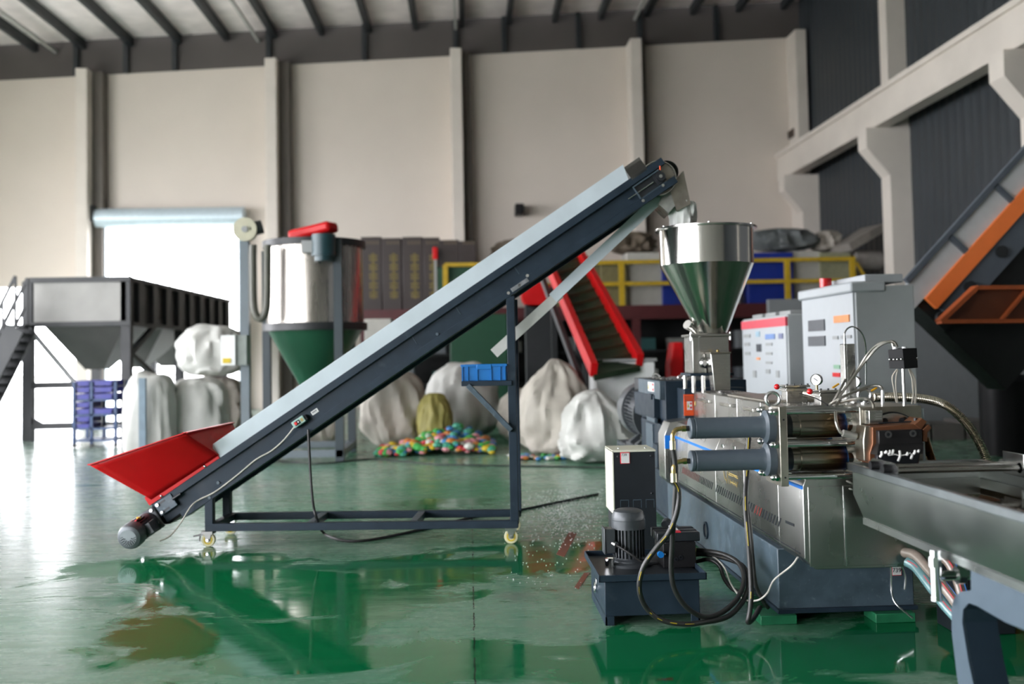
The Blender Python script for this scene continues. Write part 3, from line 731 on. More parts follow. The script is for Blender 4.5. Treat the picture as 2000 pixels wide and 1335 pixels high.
def gauge(px, py, Y, r=.035):
    c = at(px, py, Y); d = V((-.55, -.83, 0)).normalized()
    g = B().lathe(c, [(0, .0), (r, 0), (r, .03), (r-.004, .036), (r-.004, .03), (0, .03)], 24, d).build('pressure_gauge', ZINC, ex)
    B().cyl(c+d*.030, c+d*.032, r-.005, n=24).build('dial', WHITE, g)
    s_ = d.cross(V((0, 0, 1))); B().bar(c+d*.0335-s_*.01-V((0,0,.006)), c+d*.0335+s_*.012+V((0,0,.01)), .001, .003).build('needle', INK, g)
    B().cyl(c-V((0, 0, r))+d*.015, c-V((0, 0, r+.06))+d*.015, .008, n=10).build('stem', BRASS, g)
gauge(1596, 741, 6.0); gauge(1671, 745, 5.9)
for a, c in (((1626, 757), (1638, 749)), ((1700, 764), (1712, 757))):
    B().bar(at(*a, 5.8), at(*c, 5.8), .02, .008).build('valve_lever', mat('amber_lever', (.55, .28, .01), .4), ex)
p = at(1659, 786, 5.35); zt = at(1659, 671, 5.35).z
sb = B().box(p.x-.030, p.x+.030, 5.32, 5.385, 1.15, zt).build('sensor_column', STEEL, ex, .003)
B().box(p.x-.017, p.x-.013, 5.315, 5.325, 1.15, zt).build('edge_strip', CHROME, sb)
p2 = at(1650, 671, 5.35); B().cyl(p2, p2+V((0, 0, .03)), .007, n=10).build('gland', ZINC, sb)
pts = [at(x, y, yy) for x, y, yy in ((1650, 664, 5.35), (1650, 650, 5.35), (1657, 640, 5.36), (1668, 638, 5.38), (1680, 646, 5.42), (1688, 662, 5.45), (1691, 690, 5.5), (1691, 750, 5.55))]
B().tube(spline(pts, 8), .0045, 8).build('sensor_lead', ZINC, sb)
# swarf and pellet dust on top of the machine
b = B(); rnd = random.Random(3)
for _ in range(260):
    x, y = rnd.uniform(1.89, 2.21), rnd.uniform(5.6, 8.3); b.ball((x, y, 1.158), rnd.uniform(.003, .007), 5, 3, (1, 1, .6))
for _ in range(200):
    x, y = rnd.uniform(1.70, 2.35), rnd.uniform(8.75, 9.8); b.ball((x, y, 1.244), rnd.uniform(.003, .007), 5, 3, (1, 1, .6))
for _ in range(200):
    x, y = rnd.uniform(1.62, 1.70), rnd.uniform(8.55, 11.2); b.ball((x, y, .478 if y < 9.9 else .492), rnd.uniform(.003, .008), 5, 3, (1, 1, .6))
tag(b.build('pellet_dust', mat('grey_pellets', (.42, .40, .37), .5), ex), None, kind='stuff')

# gearbox
gb = thing('gearbox', 'dark slate gearbox with stepped side plates behind the extruder', 'gearbox', (2.05, 9.2, .49))
B().box(1.70, 2.42, 8.64, 9.85, .49, 1.235).build('housing', NAVY, gb, .008)
B().box(1.655, 1.71, 8.66, 9.75, 1.07, 1.235).build('upper_plate', NAVYL, gb, .006)
B().box(1.645, 1.71, 8.90, 9.95, .88, 1.10).build('middle_plate', NAVY, gb, .006)
B().box(1.650, 1.71, 8.60, 9.60, .50, .86).build('lower_plate', NAVY, gb, .006)
B().box(1.635, 1.66, 8.95, 9.28, .50, .84).build('rib', NAVYL, gb, .004)
B().box(1.630, 1.66, 8.80, 9.20, .86, .90).build('rib', NAVYL, gb, .004)
B().box(1.630, 1.66, 8.95, 9.1, 1.06, 1.11).build('boss', NAVY, gb, .004)
B().box(1.60, 1.655, 8.55, 8.75, .49, .69).build('boss', NAVY, gb, .004)
p = at(1374, 745, 8.9); b = B().torus(at(1329, 737, 9.2), (0, 1, 0), .022, .006, 16, 6).torus(at(1281, 736, 9.6), (.3, 1, 0), .03, .009, 18, 6); b.build('lifting_eye', CHROME, gb)
b = B().cyl(at(1283, 741, 9.5), at(1292, 739, 9.5), .022, n=12); b.build('breather', CHROME, gb)
q0 = atx(1268, 752, 1.652); q1 = atx(1277, 758, 1.652)
wl = B().box(1.650, 1.656, q1.y-.02, q0.y+.06, 1.13, 1.215).build('warning_sticker', WHITE, gb)
B().prism([(1.6495, q0.y+.05, 1.15), (1.6495, q0.y, 1.15), (1.6495, q0.y+.025, 1.20)], (.001, 0, 0)).build('warning_triangle', YEL, wl)
b = B().box(1.649, 1.651, q1.y, q1.y+.07, 1.185, 1.205).box(1.649, 1.651, q1.y, q1.y+.07, 1.14, 1.16); b.build('warning_print', REDP, wl)
# main motor
mo = thing('electric_motor', 'large grey finned electric motor behind the gearbox', 'motor', (1.93, 10.6, .49))
mx_, mz_ = 1.93, .86; c = V((mx_, 0, mz_)); yax = V((0, 1, 0))
b = B().lathe((mx_, 9.96, mz_), [(0, 0), (.30, 0), (.30, .05), (.255, .10), (.245, .14), (0, .14)], 40, yax); b.build('end_bell', MOTOR, mo)
b = B().lathe((mx_, 10.08, mz_), [(0, 0), (.235, 0), (.235, .72), (0, .72)], 40, yax)
for k in range(44):
    t = 2*math.pi*k/44; d = V((math.cos(t), 0, math.sin(t))); tt = V((-math.sin(t), 0, math.cos(t)))
    b.obox(V((mx_, 10.44, mz_))+d*.25, d*.026, tt*.004, yax*.33)
b.build('finned_body', MOTOR, mo)
b = B().lathe((mx_, 10.74, mz_), [(.24, 0), (.298, 0), (.300, .30), (.285, .42), (.22, .5), (0, .5)], 44, yax); b.build('fan_cowl', mat('cowl_steel_grey', (.12, .13, .14), .36, .4), mo)
b = B()
for sx_ in (-1, 1):
    for yy in (10.2, 10.6):
        b.prism([(mx_+sx_*.13, yy, .62), (mx_+sx_*.23, yy, .55), (mx_+sx_*.25, yy, .50), (mx_+sx_*.12, yy, .50)], (0, .10, 0))
    b.box(mx_+sx_*.19-.06, mx_+sx_*.19+.06, 10.12, 10.8, .492, .53)
b.build('mounting_feet', MOTOR, mo, .008)
B().box(mx_-.2, mx_-.06, 10.2, 10.45, 1.10, 1.22).build('terminal_box', DARK, mo, .006)

# ---------------------------------------------------------------- feed hopper
hx, hy = at(1378, 447, 8.2).x, 8.2
HT = at(1378, 449, 8.2).z; HM = at(1378, 518, 8.2).z; HBt = at(1390, 650, 8.2).z
fh = thing('feed_hopper', 'polished stainless conical hopper standing on the extruder', 'hopper', (hx, hy, 1.25))
prof = [(.385, HM), (.390, HT), (.386, HT), (.381, HM), (.105, HBt+.0), (.110, HBt)]
B().lathe((hx, hy, 0), [(.390, HT), (.385, HM), (.381, HM), (.386, HT)], 72, closed=True).build('hopper_barrel', STEELH, fh)
B().lathe((hx+.02, hy, 0), [(.115, HBt), (.111, HBt)], 72) 
b = B(); n = 72; vs = []
for rr, cx_, z in ((.385, hx, HM), (.118, hx+.035, HBt), (.114, hx+.035, HBt), (.381, hx, HM)):
    vs += [V((cx_+rr*math.cos(2*math.pi*i/n), hy+rr*math.sin(2*math.pi*i/n), z)) for i in range(n)]
b.add(vs, [(j*n+i, j*n+(i+1) % n, ((j+1) % 4)*n+(i+1) % n, ((j+1) % 4)*n+i) for j in range(4) for i in range(n)])
b.build('hopper_cone', STEELH, fh)
B().lathe((hx, hy, 0), [(.386, HT-.004), (.418, HT-.004), (.420, HT+.002), (.420, HT+.012), (.386, HT+.012)], 72, closed=True).build('hopper_rim', STEEL, fh)
for k in range(6):
    t = R(20+k*60); B().cyl((hx+.405*math.cos(t), hy+.405*math.sin(t), HT+.01), (hx+.405*math.cos(t), hy+.405*math.sin(t), HT+.022), .008, n=6).build('rim_bolt', ZINC, fh)
a = at(1346, 636, 8.2); d = V((-.55, -.4, .35)).normalized()
b = B().cyl(a+V((.07, .06, -.06)), a, .032, n=18).cyl(a-d*0, a+d*.03, .040, n=18); b.build('drain_spout', CHROME, fh)
zf = HBt-.03; x0, x1 = at(1353, 700, 8.05).x, at(1424, 700, 8.05).x; zl = at(1390, 728, 8.05).z
B().box(x0-.02, x1+.02, 8.03, 8.38, zf, zf+.022).build('flange', STEEL, fh, .003)
for x in (x0-.012, x1+.012): B().cyl((x, 8.04, zf-.03), (x, 8.04, zf+.035), .008, n=8).build('flange_bolt', ZINC, fh)
B().box(x0, x1, 8.05, 8.36, zl, zf).build('feed_box', STEEL, fh, .004)
B().box(x0+.05, x0+.056, 8.046, 8.05, zl, zf).build('box_seam', ZINC, fh)
B().box(x0-.03, x1+.03, 8.02, 8.40, zl-.022, zl).build('support_plate', NAVY, fh, .003)
for x, y in ((x0+.0, 8.04), (x0+.07, 8.0), (x0, 8.36), (x1, 8.36)):
    B().cyl((x, y, 1.155), (x, y, zl-.02), .017, n=14).build('post', STEEL, fh)
xa, xb = at(1387, 700, 7.9).x, at(1424, 700, 7.9).x; za, zb_ = at(1405, 690, 7.9).z, at(1405, 762, 7.9).z
b = B().hexa([(xa+.02, 7.86, zb_), (xb-.005, 7.86, zb_), (xb-.005, 7.99, zb_), (xa+.02, 7.99, zb_), (xa-.005, 7.86, za), (xb, 7.86, za), (xb, 8.02, za), (xa-.005, 8.02, za)])
b.build('belt_cover', STEEL, fh, .004)
B().box(xa-.012, xb+.004, 7.85, 8.03, za, za+.012).build('cover_lid', BLOCK, fh, .002)
q = at(1377, 708, 8.03); B().lathe(q, [(0, 0), (.045, 0), (.04, .02), (.02, .04), (0, .04)], 20, (-.3, -1, 0)).build('shaft_cap', CHROME, fh)
B().ball(at(1402, 685, 7.93), .013, 12, 8).build('oil_cup', BRASS, fh)
pts = [at(x, y, 8.0) for x, y in ((1362, 735), (1358, 748), (1357, 765), (1358, 782))]
B().tube(spline(pts, 5), .003, 6).build('key_string', DARK, fh)
q = at(1358, 788, 8.0); B().box(q.x-.006, q.x+.006, 7.995, 8.002, q.z-.02, q.z+.02).build('key', BRASS, fh, .002)
# ---------------------------------------------------------------- screen changer
YC = 5.10
ZU, ZL_ = at(1420, 834.5, YC).z, at(1420, 898, YC).z
TINT = tint_material(1.64, 1.94)
sc_ = thing('screen_changer', 'twin-cylinder hydraulic screen changer clamped across the extruder head', 'screen changer', (1.7, YC, .80))
xa = at(1346, 840, YC).x; xf = at(1494, 835, YC).x; xp0, xp1 = 1.555, 1.595
XH = 1.97; XH1 = 2.29
for z in (ZU, ZL_):
    b = B().lathe((xa, YC, z), [(0, 0), (.050, 0), (.054, .004), (.054, .020), (.052, .022), (.052, .026), (.054, .028), (.054, xf-xa-.03), (.062, xf-xa-.012), (.085, xf-xa), (.085, xp0-xa), (0, xp0-xa)], 40, (1, 0, 0))
    c = b.build('hydraulic_cylinder', CYLP, sc_)
    B().cyl((xa-.018, YC, z), (xa+.002, YC, z), .014, n=14).build('port_nut', RUBBER, c)
    b = B().cyl((xp1-.005, YC, z), (xp1+.05, YC, z), .060, n=32); b.build('gland_collar', DARK, sc_)
    b = B().lathe((xp1+.04, YC, z), [(.0, 0), (.058, 0), (.058, .05), (.064, .051), (.064, .34), (0, .34)], 40, (1, 0, 0)); b.build('piston', TINT, sc_)
    B().lathe((XH-.045, YC, z), [(.05, 0), (.070, 0), (.070, .05), (.05, .05)], 36, (1, 0, 0), True).build('seal_ring', CHROME, sc_)
b = B().box(xp0, xp1, 4.975, 5.235, .805, 1.205); pl = b.build('clamp_plate', BLOCK, sc_, .003)
for zz in (1.14, .85): B().cyl((1.577, 4.973, zz), (1.577, 4.977, zz), .005, n=10).build('tapped_hole', DARK, pl)
for z in (at(1510, 804, 5.0).z, at(1510, 868, 5.0).z, at(1510, 932, 5.0).z):
    for y in (5.0, 5.21):
        B().cyl((xp0-.0, y, z), (XH+.02, y, z), .0165, n=16).build('tie_rod', CHROME, sc_)
        b = B().cyl((xp0-.022, y, z), (xp0, y, z), .020, n=6).ball((xp0-.030, y, z), .017, 14, 8); b.build('acorn_nut', CHROME, sc_)
b = B().box(XH, XH1, 4.98, 5.36, .805, 1.195); hb = b.build('head_block', BLOCK, sc_, .004)
B().box(XH1, XH1+.02, 5.0, 5.3, .85, 1.18).build('side_plate', GALV, hb)
c = at(1742, 862, 4.98); b = B().disc(V((c.x, 4.955, c.z)), (0, 1, 0), .0, .145, .027, 40); fl = b.build('round_flange', STEEL, sc_)
B().torus(V((c.x, 4.965, c.z)), (0, 1, 0), .148, .004, 40, 6).build('flange_gap', DARK, fl)
for k in range(8):
    t = R(22.5+45*k); q = V((c.x+.115*math.cos(t), 4.952, c.z+.115*math.sin(t)))
    B().cyl(q, q+V((0, .01, 0)), .016, n=16).build('cap_bolt', DARK, fl)
# eye bolts
def eye(px, py, Y, r=.034):
    c = at(px, py, Y); e = B().torus(c, (.25, 1, 0), r, .009, 24, 8).cyl(c-V((0, 0, r)), c-V((0, 0, r+.03)), .011, n=10)
    e.disc(c-V((0, 0, r+.018)), (0, 0, 1), 0, .022, .01, 16); return e.build('eye_bolt', ZINC, sc_)
eye(1509, 779, 5.12); eye(1688, 771, 5.25, .032)
# heater plugs and conduits
p0, p1 = at(1694, 801, 4.92), at(1722, 828, 4.92)
hbx = B().box(p0.x, p1.x, 4.90, 4.978, p1.z, p0.z).build('heater_plug_box', STEEL, sc_, .003)
for k in range(3): B().box(p0.x+.03, p1.x-.008, 4.897, 4.901, p0.z-.020-k*.012, p0.z-.015-k*.012).build('louvre', CHROME, hbx)
hub = (1621, 790)
def conduit(pts, r=.009, name='conduit', m=None):
    P = spline([at(x, y, yy) for x, y, yy in pts], 10); tot = len(P)
    Q = []
    for i in range(tot-1):
        seg = (P[i+1]-P[i]).length; k = max(2, int(seg/.0045))
        Q += [P[i].lerp(P[i+1], j/k) for j in range(k)]
    return B().tube(Q, r, 8, lambda j: r*(1.0 if j % 2 else .84)).build(name, m or mat('conduit_steel', (.40, .385, .35), .34, 1), sc_)
conduit([(1625, 788, 5.2), (1640, 762, 5.2), (1652, 740, 5.25)], .007)
conduit([(1630, 788, 5.2), (1655, 752, 5.2), (1690, 705, 5.2), (1715, 677, 5.15), (1735, 667, 5.1), (1747, 668, 5.08), (1752, 677, 5.07)], .008)
conduit([(1668, 735, 5.3), (1690, 697, 5.28), (1712, 674, 5.2), (1730, 667, 5.15), (1742, 670, 5.1), (1745, 678, 5.07)], .007)
conduit([(1620, 790, 5.15), (1640, 778, 5.1), (1670, 764, 5.1), (1700, 754, 5.1), (1718, 754, 5.1), (1724, 760, 5.1)], .008)
conduit([(1640, 786, 5.1), (1670, 779, 5.0), (1695, 779, 4.96), (1705, 788, 4.94), (1706, 797, 4.94)], .008)
conduit([(1637, 784, 5.1), (1632, 800, 5.0), (1633, 825, 4.95), (1640, 842, 4.92), (1648, 848, 4.9)], .008)
B().cyl(at(1646, 845, 4.9), at(1672, 852, 4.9), .018, n=14).build('plug_body', mat('grey_plug', (.35, .34, .31), .4, .4), sc_)
B().cyl(at(1672, 852, 4.9), at(1688, 857, 4.9), .007, n=10).build('thermocouple', BRASS, sc_)
B().cyl(at(1724, 762, 5.1), at(1724, 790, 5.1), .009, n=10).build('probe', ZINC, sc_)
B().tube(spline([at(1562, 768, 5.5), at(1590, 776, 5.4), at(1617, 790, 5.2)], 5), .003, 6).build('cable_tie', BLACK, sc_)
conduit([(1622, 938, 5.05), (1650, 938, 5.0), (1670, 946, 4.98), (1700, 955, 4.96)], .006)
conduit([(1630, 938, 5.05), (1650, 950, 5.0), (1670, 957, 4.98), (1700, 960, 4.96)], .006)
# hydraulic hoses
HS = mat('hose_rubber', (.020, .020, .019), .42, 0, .15, 30)
def hose(name, pts, label, r=.0135, stripe=True):
    P = spline(pts, 10); t = thing(name, label, 'hose', P[len(P)//2].copy(), 'hydraulic hoses beside the power unit')
    B().tube(P, r, 12).build('hose_tube', HS, t)
    if stripe:
        Q = [p + V((-.35, -1, .25)).normalized()*(r*.96) for p in P]
        b = B(); i = 2; rnd = random.Random(len(P))
        while i < len(Q)-6:
            k = rnd.choice((4, 6, 9)); b.tube(Q[i:i+k], .0022, 5); i += k+rnd.choice((3, 6, 14))
        b.build('yellow_marking', YEL, t)
    return t
def elbow(z, parent):
    x = xa-.018
    pts = [V((x, YC, z)), V((x-.02, YC, z)), V((x-.05, YC, z-.006)), V((x-.068, YC-.005, z-.03)), V((x-.070, YC-.005, z-.06))]
    B().tube(spline(pts, 6), .012, 12).build('elbow', BRASS, parent)
    B().cyl(pts[0], pts[1], .017, n=6).build('hex_nut', BRASS, parent)
    B().cyl(pts[4], pts[4]-V((0, 0, .045)), .0165, n=14).build('ferrule', mat('zinc_yellow', (.55, .50, .36), .3, 1), parent)
    return pts[4]-V((0, 0, .04))
e0 = V((xa-.088, YC-.005, ZU-.10)); e_ = V((xa-.088, YC-.005, ZL_-.10))
def hp(lst): return [at(x, y, yy) for x, y, yy in lst]
h = hose('hydraulic_hose', [e0]+hp([(1320, 923, 5.1), (1317, 996, 5.12), (1313, 1060, 5.15), (1311, 1113, 5.18), (1318, 1151, 5.2), (1340, 1184, 5.22), (1372, 1203, 5.25), (1407, 1197, 5.3), (1440, 1168, 5.4), (1453, 1132, 5.5), (1444, 1101, 5.6), (1416, 1083, 5.7), (1378, 1075, 5.8), (1360, 1074, 5.85)]), 'black hydraulic hose from the upper cylinder looping back to the valve block', .0135, False)
elbow(ZU, h)
h = hose('hydraulic_hose', [e_]+hp([(1326, 960, 5.1), (1322, 1000, 5.1), (1306, 1040, 5.12), (1283, 1068, 5.14), (1259, 1102, 5.16), (1249, 1136, 5.18), (1252, 1166, 5.2), (1267, 1192, 5.22), (1294, 1211, 5.22), (1335, 1218, 5.22), (1372, 1215, 5.24), (1420, 1204, 5.3), (1449, 1176, 5.4), (1462, 1140, 5.5), (1452, 1106, 5.62), (1418, 1090, 5.75), (1378, 1082, 5.85), (1360, 1082, 5.88)]), 'black hydraulic hose with yellow marking from the lower cylinder')
elbow(ZL_, h)
hose('hydraulic_hose', hp([(1463, 850, 5.35), (1461, 880, 5.33), (1459, 920, 5.3), (1456, 975, 5.25), (1459, 1030, 5.2), (1464, 1090, 5.18), (1467, 1150, 5.16), (1465, 1190, 5.15), (1461, 1214, 5.16), (1472, 1206, 5.25), (1484, 1186, 5.4)]), 'black hose hanging in front of the guard down to the floor')
hose('hydraulic_hose', hp([(1460, 985, 5.36), (1466, 1040, 5.34), (1470, 1090, 5.33), (1476, 1140, 5.34), (1490, 1172, 5.4), (1500, 1186, 5.44)]), 'thinner black hose hanging just behind the floor-length hose', .011, False)
hose('hydraulic_hose', hp([(1360, 1096, 5.9), (1385, 1092, 5.8), (1405, 1104, 5.75), (1415, 1130, 5.7), (1432, 1150, 5.65), (1460, 1160, 5.6)]), 'short black hose leaving the lower port of the valve block', .012, False)
pts = hp([(1558, 1088, 5.1), (1545, 1105, 5.2), (1512, 1132, 5.3), (1498, 1158, 5.35), (1478, 1172, 5.38), (1450, 1168, 5.45), (1428, 1140, 5.6), (1415, 1108, 5.7), (1395, 1088, 5.8), (1375, 1083, 5.85)])
tag(B().tube(spline(pts, 8), .005, 8).build('sensor_cable', mat('pale_cable', (.55, .53, .48), .45)), 'thin pale cable running from the guard corner to the valve block', 'cable')

# ---------------------------------------------------------------- extrusion die
YD = 4.80
di = thing('extrusion_die', 'bronze and black strand die with white plastic strands above the trough', 'die', at(1750, 905, YD))
def dz(lst, Y): return [at(x, y, Y) for x, y in lst]
B().prism(dz([(1704, 834), (1793, 827), (1802, 838), (1801, 865), (1795, 905), (1699, 905), (1698, 885), (1704, 866)], YD), (0, .15, 0)).build('die_body', BRONZE, di, .003)
B().prism(dz([(1786, 828), (1801, 816), (1811, 823), (1800, 838)], YD-.01), (0, .14, 0)).build('clamp_jaw', BRONZE, di, .003)
B().prism(dz([(1803, 838), (1814, 828), (1820, 835), (1812, 844), (1812, 862), (1802, 862)], YD-.01), (0, .14, 0)).build('clamp_jaw', BRONZE, di, .003)
for x, y in ((1788, 819), (1796, 819)): B().cyl(at(x, y+2, YD+.03), at(x, y-3, YD+.03), .009, n=10).build('clamp_bolt', DARK, di)
DBLK = mat('die_black_oxide', (.022, .021, .022), .4, .5, .15, 10)
fp = B().prism(dz([(1716, 841), (1801, 838), (1802, 866), (1717, 868)], YD-.035), (0, .05, 0)).build('face_plate', DBLK, di, .004)
for x, y in ((1735, 848), (1783, 846)):
    q = at(x, y, YD-.035); B().disc(q-V((0, .004, 0)), (0, 1, 0), .009, .017, .008, 20).build('cap_bolt', mat('dark_steel', (.16, .16, .16), .3, .8), fp)
    B().cyl(q-V((0, .001, 0)), q+V((0, .006, 0)), .009, n=12).build('hex_socket', DARK, fp)
a, c = dz([(1716, 867), (1805, 864)], YD-.035); a2, c2 = dz([(1713, 889), (1803, 886)], YD-.085)
B().hexa([a, c, c+V((0, .06, 0)), a+V((0, .06, 0)), a2, c2, c2+V((0, .1, 0)), a2+V((0, .1, 0))]).build('die_lip', DBLK, di, .003)
B().prism(dz([(1714, 886), (1798, 884), (1794, 905), (1712, 906)], YD-.03), (0, .06, 0)).build('lower_lip', DARK, di, .003)
STR = mat('white_molten_plastic', (.85, .85, .82), .3, 0, .05)
rnd = random.Random(5)
for k, (x, y) in enumerate(((1722, 882), (1731, 881), (1738, 880), (1745, 879), (1757, 880), (1772, 884), (1781, 887), (1787, 880), (1795, 879))):
    ln = (10, 3, 7, 8, 20, 4, 8, 6, 3)[k]
    P = [at(x, y, YD-.085), at(x+rnd.uniform(-1, 1), y+ln*.5, YD-.095), at(x-rnd.uniform(1, 4), y+ln, YD-.09)]
    B().tube(spline(P, 4), .006, 8).build('plastic_strand', STR, di)
P = [at(x, y, YD-.09) for x, y in ((1735, 889), (1748, 887), (1757, 889), (1770, 887), (1778, 884))]
B().tube(spline(P, 5), .003, 6).build('plastic_strand', STR, di)
# heater flange to the left of the die
B().prism(dz([(1690, 832), (1702, 832), (1703, 866), (1697, 886), (1697, 902), (1688, 900), (1686, 860)], YD+.02), (0, .11, 0)).build('neck_flange', BLOCK, di, .004)
B().cyl(at(1716, 826, YD+.05), at(1780, 823, YD+.05), .004, n=8).build('gasket_rod', DARK, di)

# ---------------------------------------------------------------- black switch box on its pole
jb = thing('junction_box', 'black terminal box on a steel pole above the extruder head', 'junction box', (at(1772, 780, 5.1).x, 5.1, 1.195))
c0, c1, c2 = at(1734, 683, 5.02), at(1763, 680, 4.97), at(1791, 679, 5.03)
d0, d1, d2 = at(1737, 719, 5.02), at(1767, 720, 4.97), at(1793, 718, 5.03)
bk, bk2 = V((.045, .085, 0)), V((.0, .1, 0))
b = B(); b.add([c0, c1, c2, c2+V((-.07, .06, 0)), d0, d1, d2, d2+V((-.07, .06, 0))], [(0, 1, 2, 3), (7, 6, 5, 4), (0, 4, 5, 1), (1, 5, 6, 2), (2, 6, 7, 3), (3, 7, 4, 0)])
b.build('box', BLACK, jb, .002)
for x, y in ((1738, 701.5), (1746, 701.5), (1753, 701.3), (1760.5, 701)):
    t = (x-1735.5)/30; q = at(x, y, 5.02-.05*t-.004); B().ball(q, .006, 8, 6).build('screw', CHROME, jb)
B().ball(at(1791, 699, 5.025), .005, 8, 6).build('screw', CHROME, jb)
a, c = at(1764, 720, 5.05), at(1766, 786, 5.05); B().cyl(a, V((a.x, a.y, 1.19)), .0095, n=14).build('pole', CHROME, jb)
for x in (1748, 1766):
    q = at(x, 682, 5.06); B().cyl(q-V((0, 0, .012)), q+V((0, 0, .014)), .012, n=12).build('cable_gland', WHITE, jb)
for pts in (((1752, 721), (1743, 735), (1745, 755), (1751, 786)), ((1753, 721), (1750, 738), (1750, 760), (1753, 786)), ((1776, 720), (1784, 735), (1785, 755), (1781, 788)), ((1775, 721), (1781, 738), (1783, 760), (1787, 788)), ((1778, 721), (1787, 740), (1789, 765), (1788, 788))):
    B().tube(spline([at(x, y, 5.08) for x, y in pts], 6), .0035, 6).build('heater_lead', mat('beige_lead', (.48, .44, .37), .5), jb)

# corrugated steel exhaust hose
cho = None
P = spline([at(x, y, yy) for x, y, yy in ((1705, 775, 5.55), (1745, 775, 5.55), (1800, 778, 5.55), (1845, 790, 5.55), (1880, 818, 5.5), (1905, 852, 5.45), (1925, 893, 5.4), (1940, 950, 5.35), (1950, 1020, 5.3))], 14)
Q = []
for i in range(len(P)-1):
    k = max(2, int((P[i+1]-P[i]).length/.0055)); Q += [P[i].lerp(P[i+1], j/k) for j in range(k)]
tag(B().tube(Q, .026, 14, lambda j: .027 if j % 2 else .0225).build('corrugated_hose', mat('steel_bellows', (.50, .46, .38), .22, 1)), 'corrugated steel hose arching from the extruder down behind the trough', 'hose')
P = spline([at(x, y, 5.3) for x, y in ((1806, 855), (1815, 885), (1826, 915), (1836, 960), (1840, 1010))], 8)
Q = []
for i in range(len(P)-1): Q += [P[i].lerp(P[i+1], j/6) for j in range(6)]
tag(B().tube(Q, .022, 12, lambda j: .023 if j % 2 else .019).build('corrugated_hose', mat('bronze_bellows', (.36, .24, .12), .28, 1)), 'short bronze corrugated hose hanging right behind the die', 'hose')

# ---------------------------------------------------------------- hydraulic power unit
hu = thing('hydraulic_power_unit', 'hydraulic power unit, dark tank with upright motor, on the floor', 'hydraulic unit', (1.0, 5.8, 0))
tx0, tx1, ty0, ty1, tz1 = .72, 1.245, 5.50, 6.12, .262
b = B().box(tx0, tx1, ty0, ty1, .05, tz1-.02); tk = b.build('tank', NAVY, hu, .004)
B().box(tx0, tx0+.012, ty0, ty1, 0, .06).box(tx0, tx0+.05, ty0, ty0+.012, .0, .05).build('tank_foot', NAVY, hu, .002)
B().box(tx1-.012, tx1, ty0, ty1, 0, .06).box(tx1-.05, tx1, ty0, ty0+.012, 0, .05).build('tank_foot', NAVY, hu, .002)
t0, t1, t2, t3 = tx0-.035, tx1+.035, ty0-.035, ty1+.035
b = B().box(t0, t1, t2, t3, tz1-.02, tz1-.014)
for a in ((t0, t1, t2, t2+.008), (t0, t1, t3-.008, t3), (t0, t0+.008, t2, t3), (t1-.008, t1, t2, t3)): b.box(*a, tz1-.02, tz1+.018)
b.build('tank_lid', NAVY, hu, .002)
B().box(t0+.02, t1-.02, t2+.02, t3-.02, tz1-.014, tz1-.008).build('mounting_plate', DARK, hu, .002)
p = atx(1166, 1146, tx0); B().torus(p+V((-.012, 0, 0)), (1, 0, 0), .026, .005, 20, 6).build('lifting_ring', ZINC, tk)
B().box(tx0-.008, tx0+.002, p.y-.02, p.y+.02, p.z+.01, p.z+.05).build('ring_lug', ZINC, tk, .003)
px_, py_ = .915, 5.86
b = B().lathe((px_, py_, 0), [(0, tz1-.01), (.135, tz1-.01), (.135, tz1+.006), (.115, tz1+.014), (0, tz1+.014)], 36); b.build('pump_flange', MOTOR, hu)
b = B().lathe((px_, py_, 0), [(0, tz1), (.092, tz1), (.092, tz1+.02), (.076, tz1+.03), (.076, .50), (0, .50)], 32)
for k in range(26):
    t = 2*math.pi*k/26; d = V((math.cos(t), math.sin(t), 0)); tt = V((-math.sin(t), math.cos(t), 0)); b.obox(V((px_, py_, .385))+d*.083, d*.010, tt*.0025, V((0, 0, .085)))
b.build('motor_body', MOTOR, hu)
b = B().lathe((px_, py_, 0), [(.08, .465), (.099, .465), (.099, .515), (.097, .517), (.097, .535), (.085, .565), (.065, .575), (0, .575)], 36); b.build('motor_cowl', MOTOR, hu)
B().box(px_-.145, px_-.085, py_-.06, py_+.04, .33, .47).build('terminal_box', MOTOR, hu, .006)
B().box(px_-.152, px_-.143, py_-.065, py_+.045, .325, .475).build('terminal_lid', MOTOR, hu, .003)
B().tube(spline([V((px_-.10, py_-.07, .39)), V((px_-.02, py_-.13, .345)), V((px_+.06, py_-.14, .29)), V((px_+.15, py_-.1, .275))], 6), .008, 8).build('motor_lead', RUBBER, hu)
B().cyl((px_-.10, py_-.065, .39), (px_-.085, py_-.09, .385), .016, n=12).build('cable_gland', ZINC, hu)
B().cyl((tx0+.07, 5.78, tz1-.01), (tx0+.07, 5.78, tz1+.045), .028, n=16).build('filler_cap', CHROME, hu)
b = B().box(1.09, 1.28, 5.72, 5.98, tz1-.008, .40); mb = b.build('valve_block', BLACK, hu, .005)
for k in range(3): B().box(1.06, 1.31, 5.735+k*.08, 5.79+k*.08, .40, .452).build('solenoid_valve', DARK, mb, .006)
for k in range(3): B().box(1.17, 1.20, 5.737+k*.08, 5.787+k*.08, .452, .458).build('valve_label', WHITE if k else REDP, mb)
q = at(1291, 1083, 5.68); b = B().cyl(q, q+V((0, .025, 0)), .018, n=14); b.build('blue_knob', CRATE, hu)
B().cyl(q+V((.03, .01, 0)), q+V((.0, .03, 0)), .006, n=8).build('knob_stem', ZINC, hu)
for y, z in ((1073, 5.85), (1082, 5.88), (1096, 5.9)):
    q = at(1352, y, z); B().cyl(q+V((-.05, 0, 0)), q+V((.02, 0, 0)), .017, n=8).build('hose_fitting', BRASS, hu)
